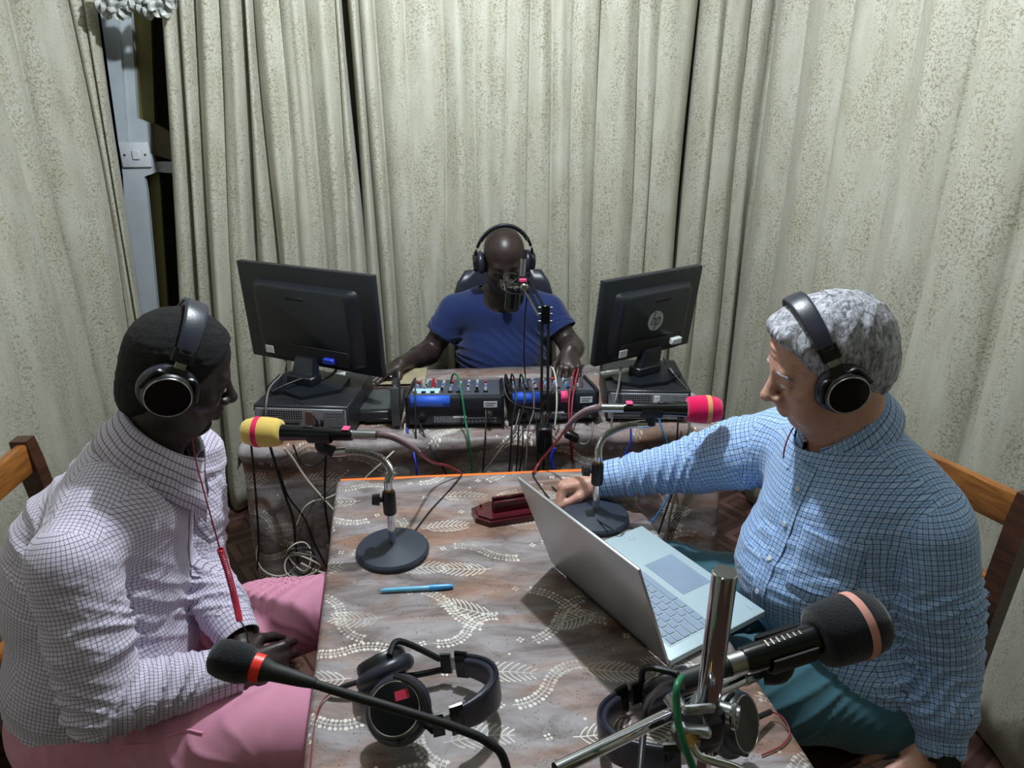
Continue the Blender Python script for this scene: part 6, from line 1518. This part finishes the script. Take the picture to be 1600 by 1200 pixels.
    d = Vector(m.to_3x3().inverted()@Vector((-.15, -.85, .5))); d.z = 0; d.normalize(); MB().cyl(d*.033, d*.044, .0205, .019, 28).build('case', K['blk_gloss'], wt); MB().cyl(d*.0438, d*.0448, .0165, .0165, 28).build('dial', K['screen'], wt)
    return body, hc, M, g
pr, prc, prM, prg = make_right()
worn('black headphones with silver cup ring on the grey-haired man', prc, prM, .172, .143, .0400, off=(.004, 0, -.014), lean=.20)
cable('thin dark red lead hanging from the headphones of the grey-haired man', [at(1240, 668, 1.40), at(1233, 680, 1.39), at(1226, 700, 1.39), at(1224, 716, 1.40)], .0016, K['c_red'])
# ---------------------------------------------------------------- man in the blue t-shirt behind the desk
BRN = skin_mat('dark_brown_skin', (56, 42, 40), (46, 35, 34), .40)
NAVY = fabric_mat('royal_blue_tshirt', (28, 44, 92), 7, .5)
def make_back():
    hc = np.array([-.030, 2.625, 1.155]); M = headframe((.10, -.90, -.34), (.02, -.34, .94)); s = .98
    neck = np.array([-.035, 2.72, 1.0]); top = np.array([-.04, 2.725, .93]); mid = np.array([-.04, 2.72, .76]); hip = np.array([-.04, 2.78, .56]); lat = np.array([1, .05, 0])
    sR = np.array([-.222, 2.715, .925]); eR = np.array([-.335, 2.685, .765]); wR = np.array([-.412, 2.455, .800])
    sL = np.array([.142, 2.715, .925]); eL = np.array([.238, 2.640, .800]); wL = np.array([.205, 2.36, .885])
    S = Field(); g = head_field(S, hc, M, s, 1.25, .2, 1.35)
    for y in (-1, 1): S.ell(g(.084, y*.0315, .001), (.010, .0165, .0105), M, .004)
    S.cap(g(-.03, 0, -.045), neck, .056, .060, .03); S.cap(neck+[0, 0, -.02], sR, .052, .055, .04); S.cap(neck+[0, 0, -.02], sL, .052, .055, .04)
    S.ecap(top, mid, lat, (.15, .10), (.14, .10), .04); S.ecap(mid, hip, lat, (.14, .10), (.14, .11), .04)
    for a, e, w_, fd, pn, sd, cu in ((sR, eR, wR, (-.72, -.62, -.16), (.05, .05, -1), 1, (.3, .32, .32, .35)), (sL, eL, wL, (-.05, -.85, -.42), (-.1, .1, -1), -1, (.5, .5, .5, .5))):
        S.cap(a, e, .052, .042, .03); S.cap(e, w_, .043, .028, .02); S.cap(e+(w_-e)*.1, e+(w_-e)*.4, .044, .040, .02)
        hand_field(S, w_, fd, pn, sd, cu, 1.0)
    hips = (np.array([-.13, 2.76, .56]), np.array([.05, 2.76, .56])); kn = (np.array([-.16, 2.40, .55]), np.array([.08, 2.40, .55])); an = (np.array([-.16, 2.42, .09]), np.array([.08, 2.42, .09]))
    for h_, k_, a_ in zip(hips, kn, an):
        S.cap(h_, k_, .07, .05, .03); S.cap(k_, a_, .048, .035, .02); S.ecap(a_+[0, .02, -.035], a_+[0, -.16, -.045], (1, 0, 0), (.035, .035), (.042, .022), .02)
    V, Fc = surface(S, (-.60, 2.15, 0), (.40, 2.95, 1.32), .0042)
    body = mesh_obj('person', V, Fc, BRN, None, None, (-.04, 2.72, 0)); tag(body, 'bald man in a royal blue t-shirt and headphones, seated behind the equipment desk', 'person')
    T = Field(); T.ecap(top, mid, lat, (.178, .118), (.165, .118), .05); T.ecap(mid, hip, lat, (.165, .118), (.175, .14), .05); T.ell(mid+[0, -.03, -.01], (.155, .12, .12), None, .05)
    T.cap(neck+[0, 0, -.045], sR, .062, .066, .05); T.cap(neck+[0, 0, -.045], sL, .062, .066, .05); T.cap(sR, sR+(eR-sR)*.58, .068, .066, .02); T.cap(sL, sL+(eL-sL)*.60, .068, .066, .02)
    T.cap(neck+[0, 0, -.03], neck+[0, 0, .02], .074, .070, .03)
    chT = Chain([hip+[0, 0, -.1], mid, neck], (1, 0, 0), .17); cR = Chain([sR, eR], (0, 0, 1), .066); cL = Chain([sL, eL], (0, 0, 1), .066)
    T.post = sleeve_post([chT, cR, cL], [(.010, .085, .9, .10, .45), (.006, .05, .5, .02, .25), (.006, .05, .5, .02, .25)], 3, (.0055, 14))
    # round neckline and sleeve hems
    V, Fc = surface(T, (-.46, 2.5, .42), (.42, 2.92, 1.06), .0052); cen = V[Fc].mean(1); keep = np.ones(len(Fc), bool)
    for a, e in ((sR, eR), (sL, eL)):
        ax = nrmv(e-a); L = np.linalg.norm(e-a); q = cen-a; t_ = q@ax; keep &= ~((t_ > L*.55) & (np.linalg.norm(q-np.outer(t_, ax), axis=1) < .085) & (t_ < L*.9))
    q = cen-(neck+[0, -.05, -.005]); keep &= ~((np.sqrt((q[:, 0]/.080)**2+(q[:, 1]/.105)**2+(q[:, 2]/.055)**2) < 1)); q = cen-neck; keep &= ~((q[:, 2] > .012) & (np.linalg.norm(q, axis=1) < .1))
    sh = mesh_obj('tshirt', V, Fc[keep], NAVY, body); sh.modifiers.new('thickness', 'SOLIDIFY').thickness = .003
    Q = Field(); Q.ell((-.04, 2.77, .55), (.18, .15, .11), None, .05)
    for h_, k_, a_ in zip(hips, kn, an): Q.cap(h_, k_, .092, .076, .05); Q.cap(k_, a_+[0, 0, .03], .070, .058, .03)
    V, Fc = surface(Q, (-.30, 2.25, .05), (.22, 2.98, .68), .0070); mesh_obj('trousers', V, Fc, fabric_mat('dark_trousers', (40, 36, 40)), body)
    sm = mat('black_shoe_leather', (22, 20, 20), .35)
    for a_ in an:
        F_ = Field(); F_.ecap(a_+[0, .035, -.045], a_+[0, -.17, -.055], (1, 0, 0), (.042, .045), (.048, .032), .02); F_.cut((0, 0, .004), (0, 0, -1)); V, Fc = surface(F_, a_-[.09, .26, .1], a_+[.09, .12, .06], .007); mesh_obj('shoe', V, Fc, sm, body)
    return body, hc, M, g
pb, pbc, pbM, pbg = make_back()
worn('thin black headphones on the bald man behind the desk', pbc, pbM, .186, .140, .033, off=(-.002, 0, -.012), leather=False, thick=.34)
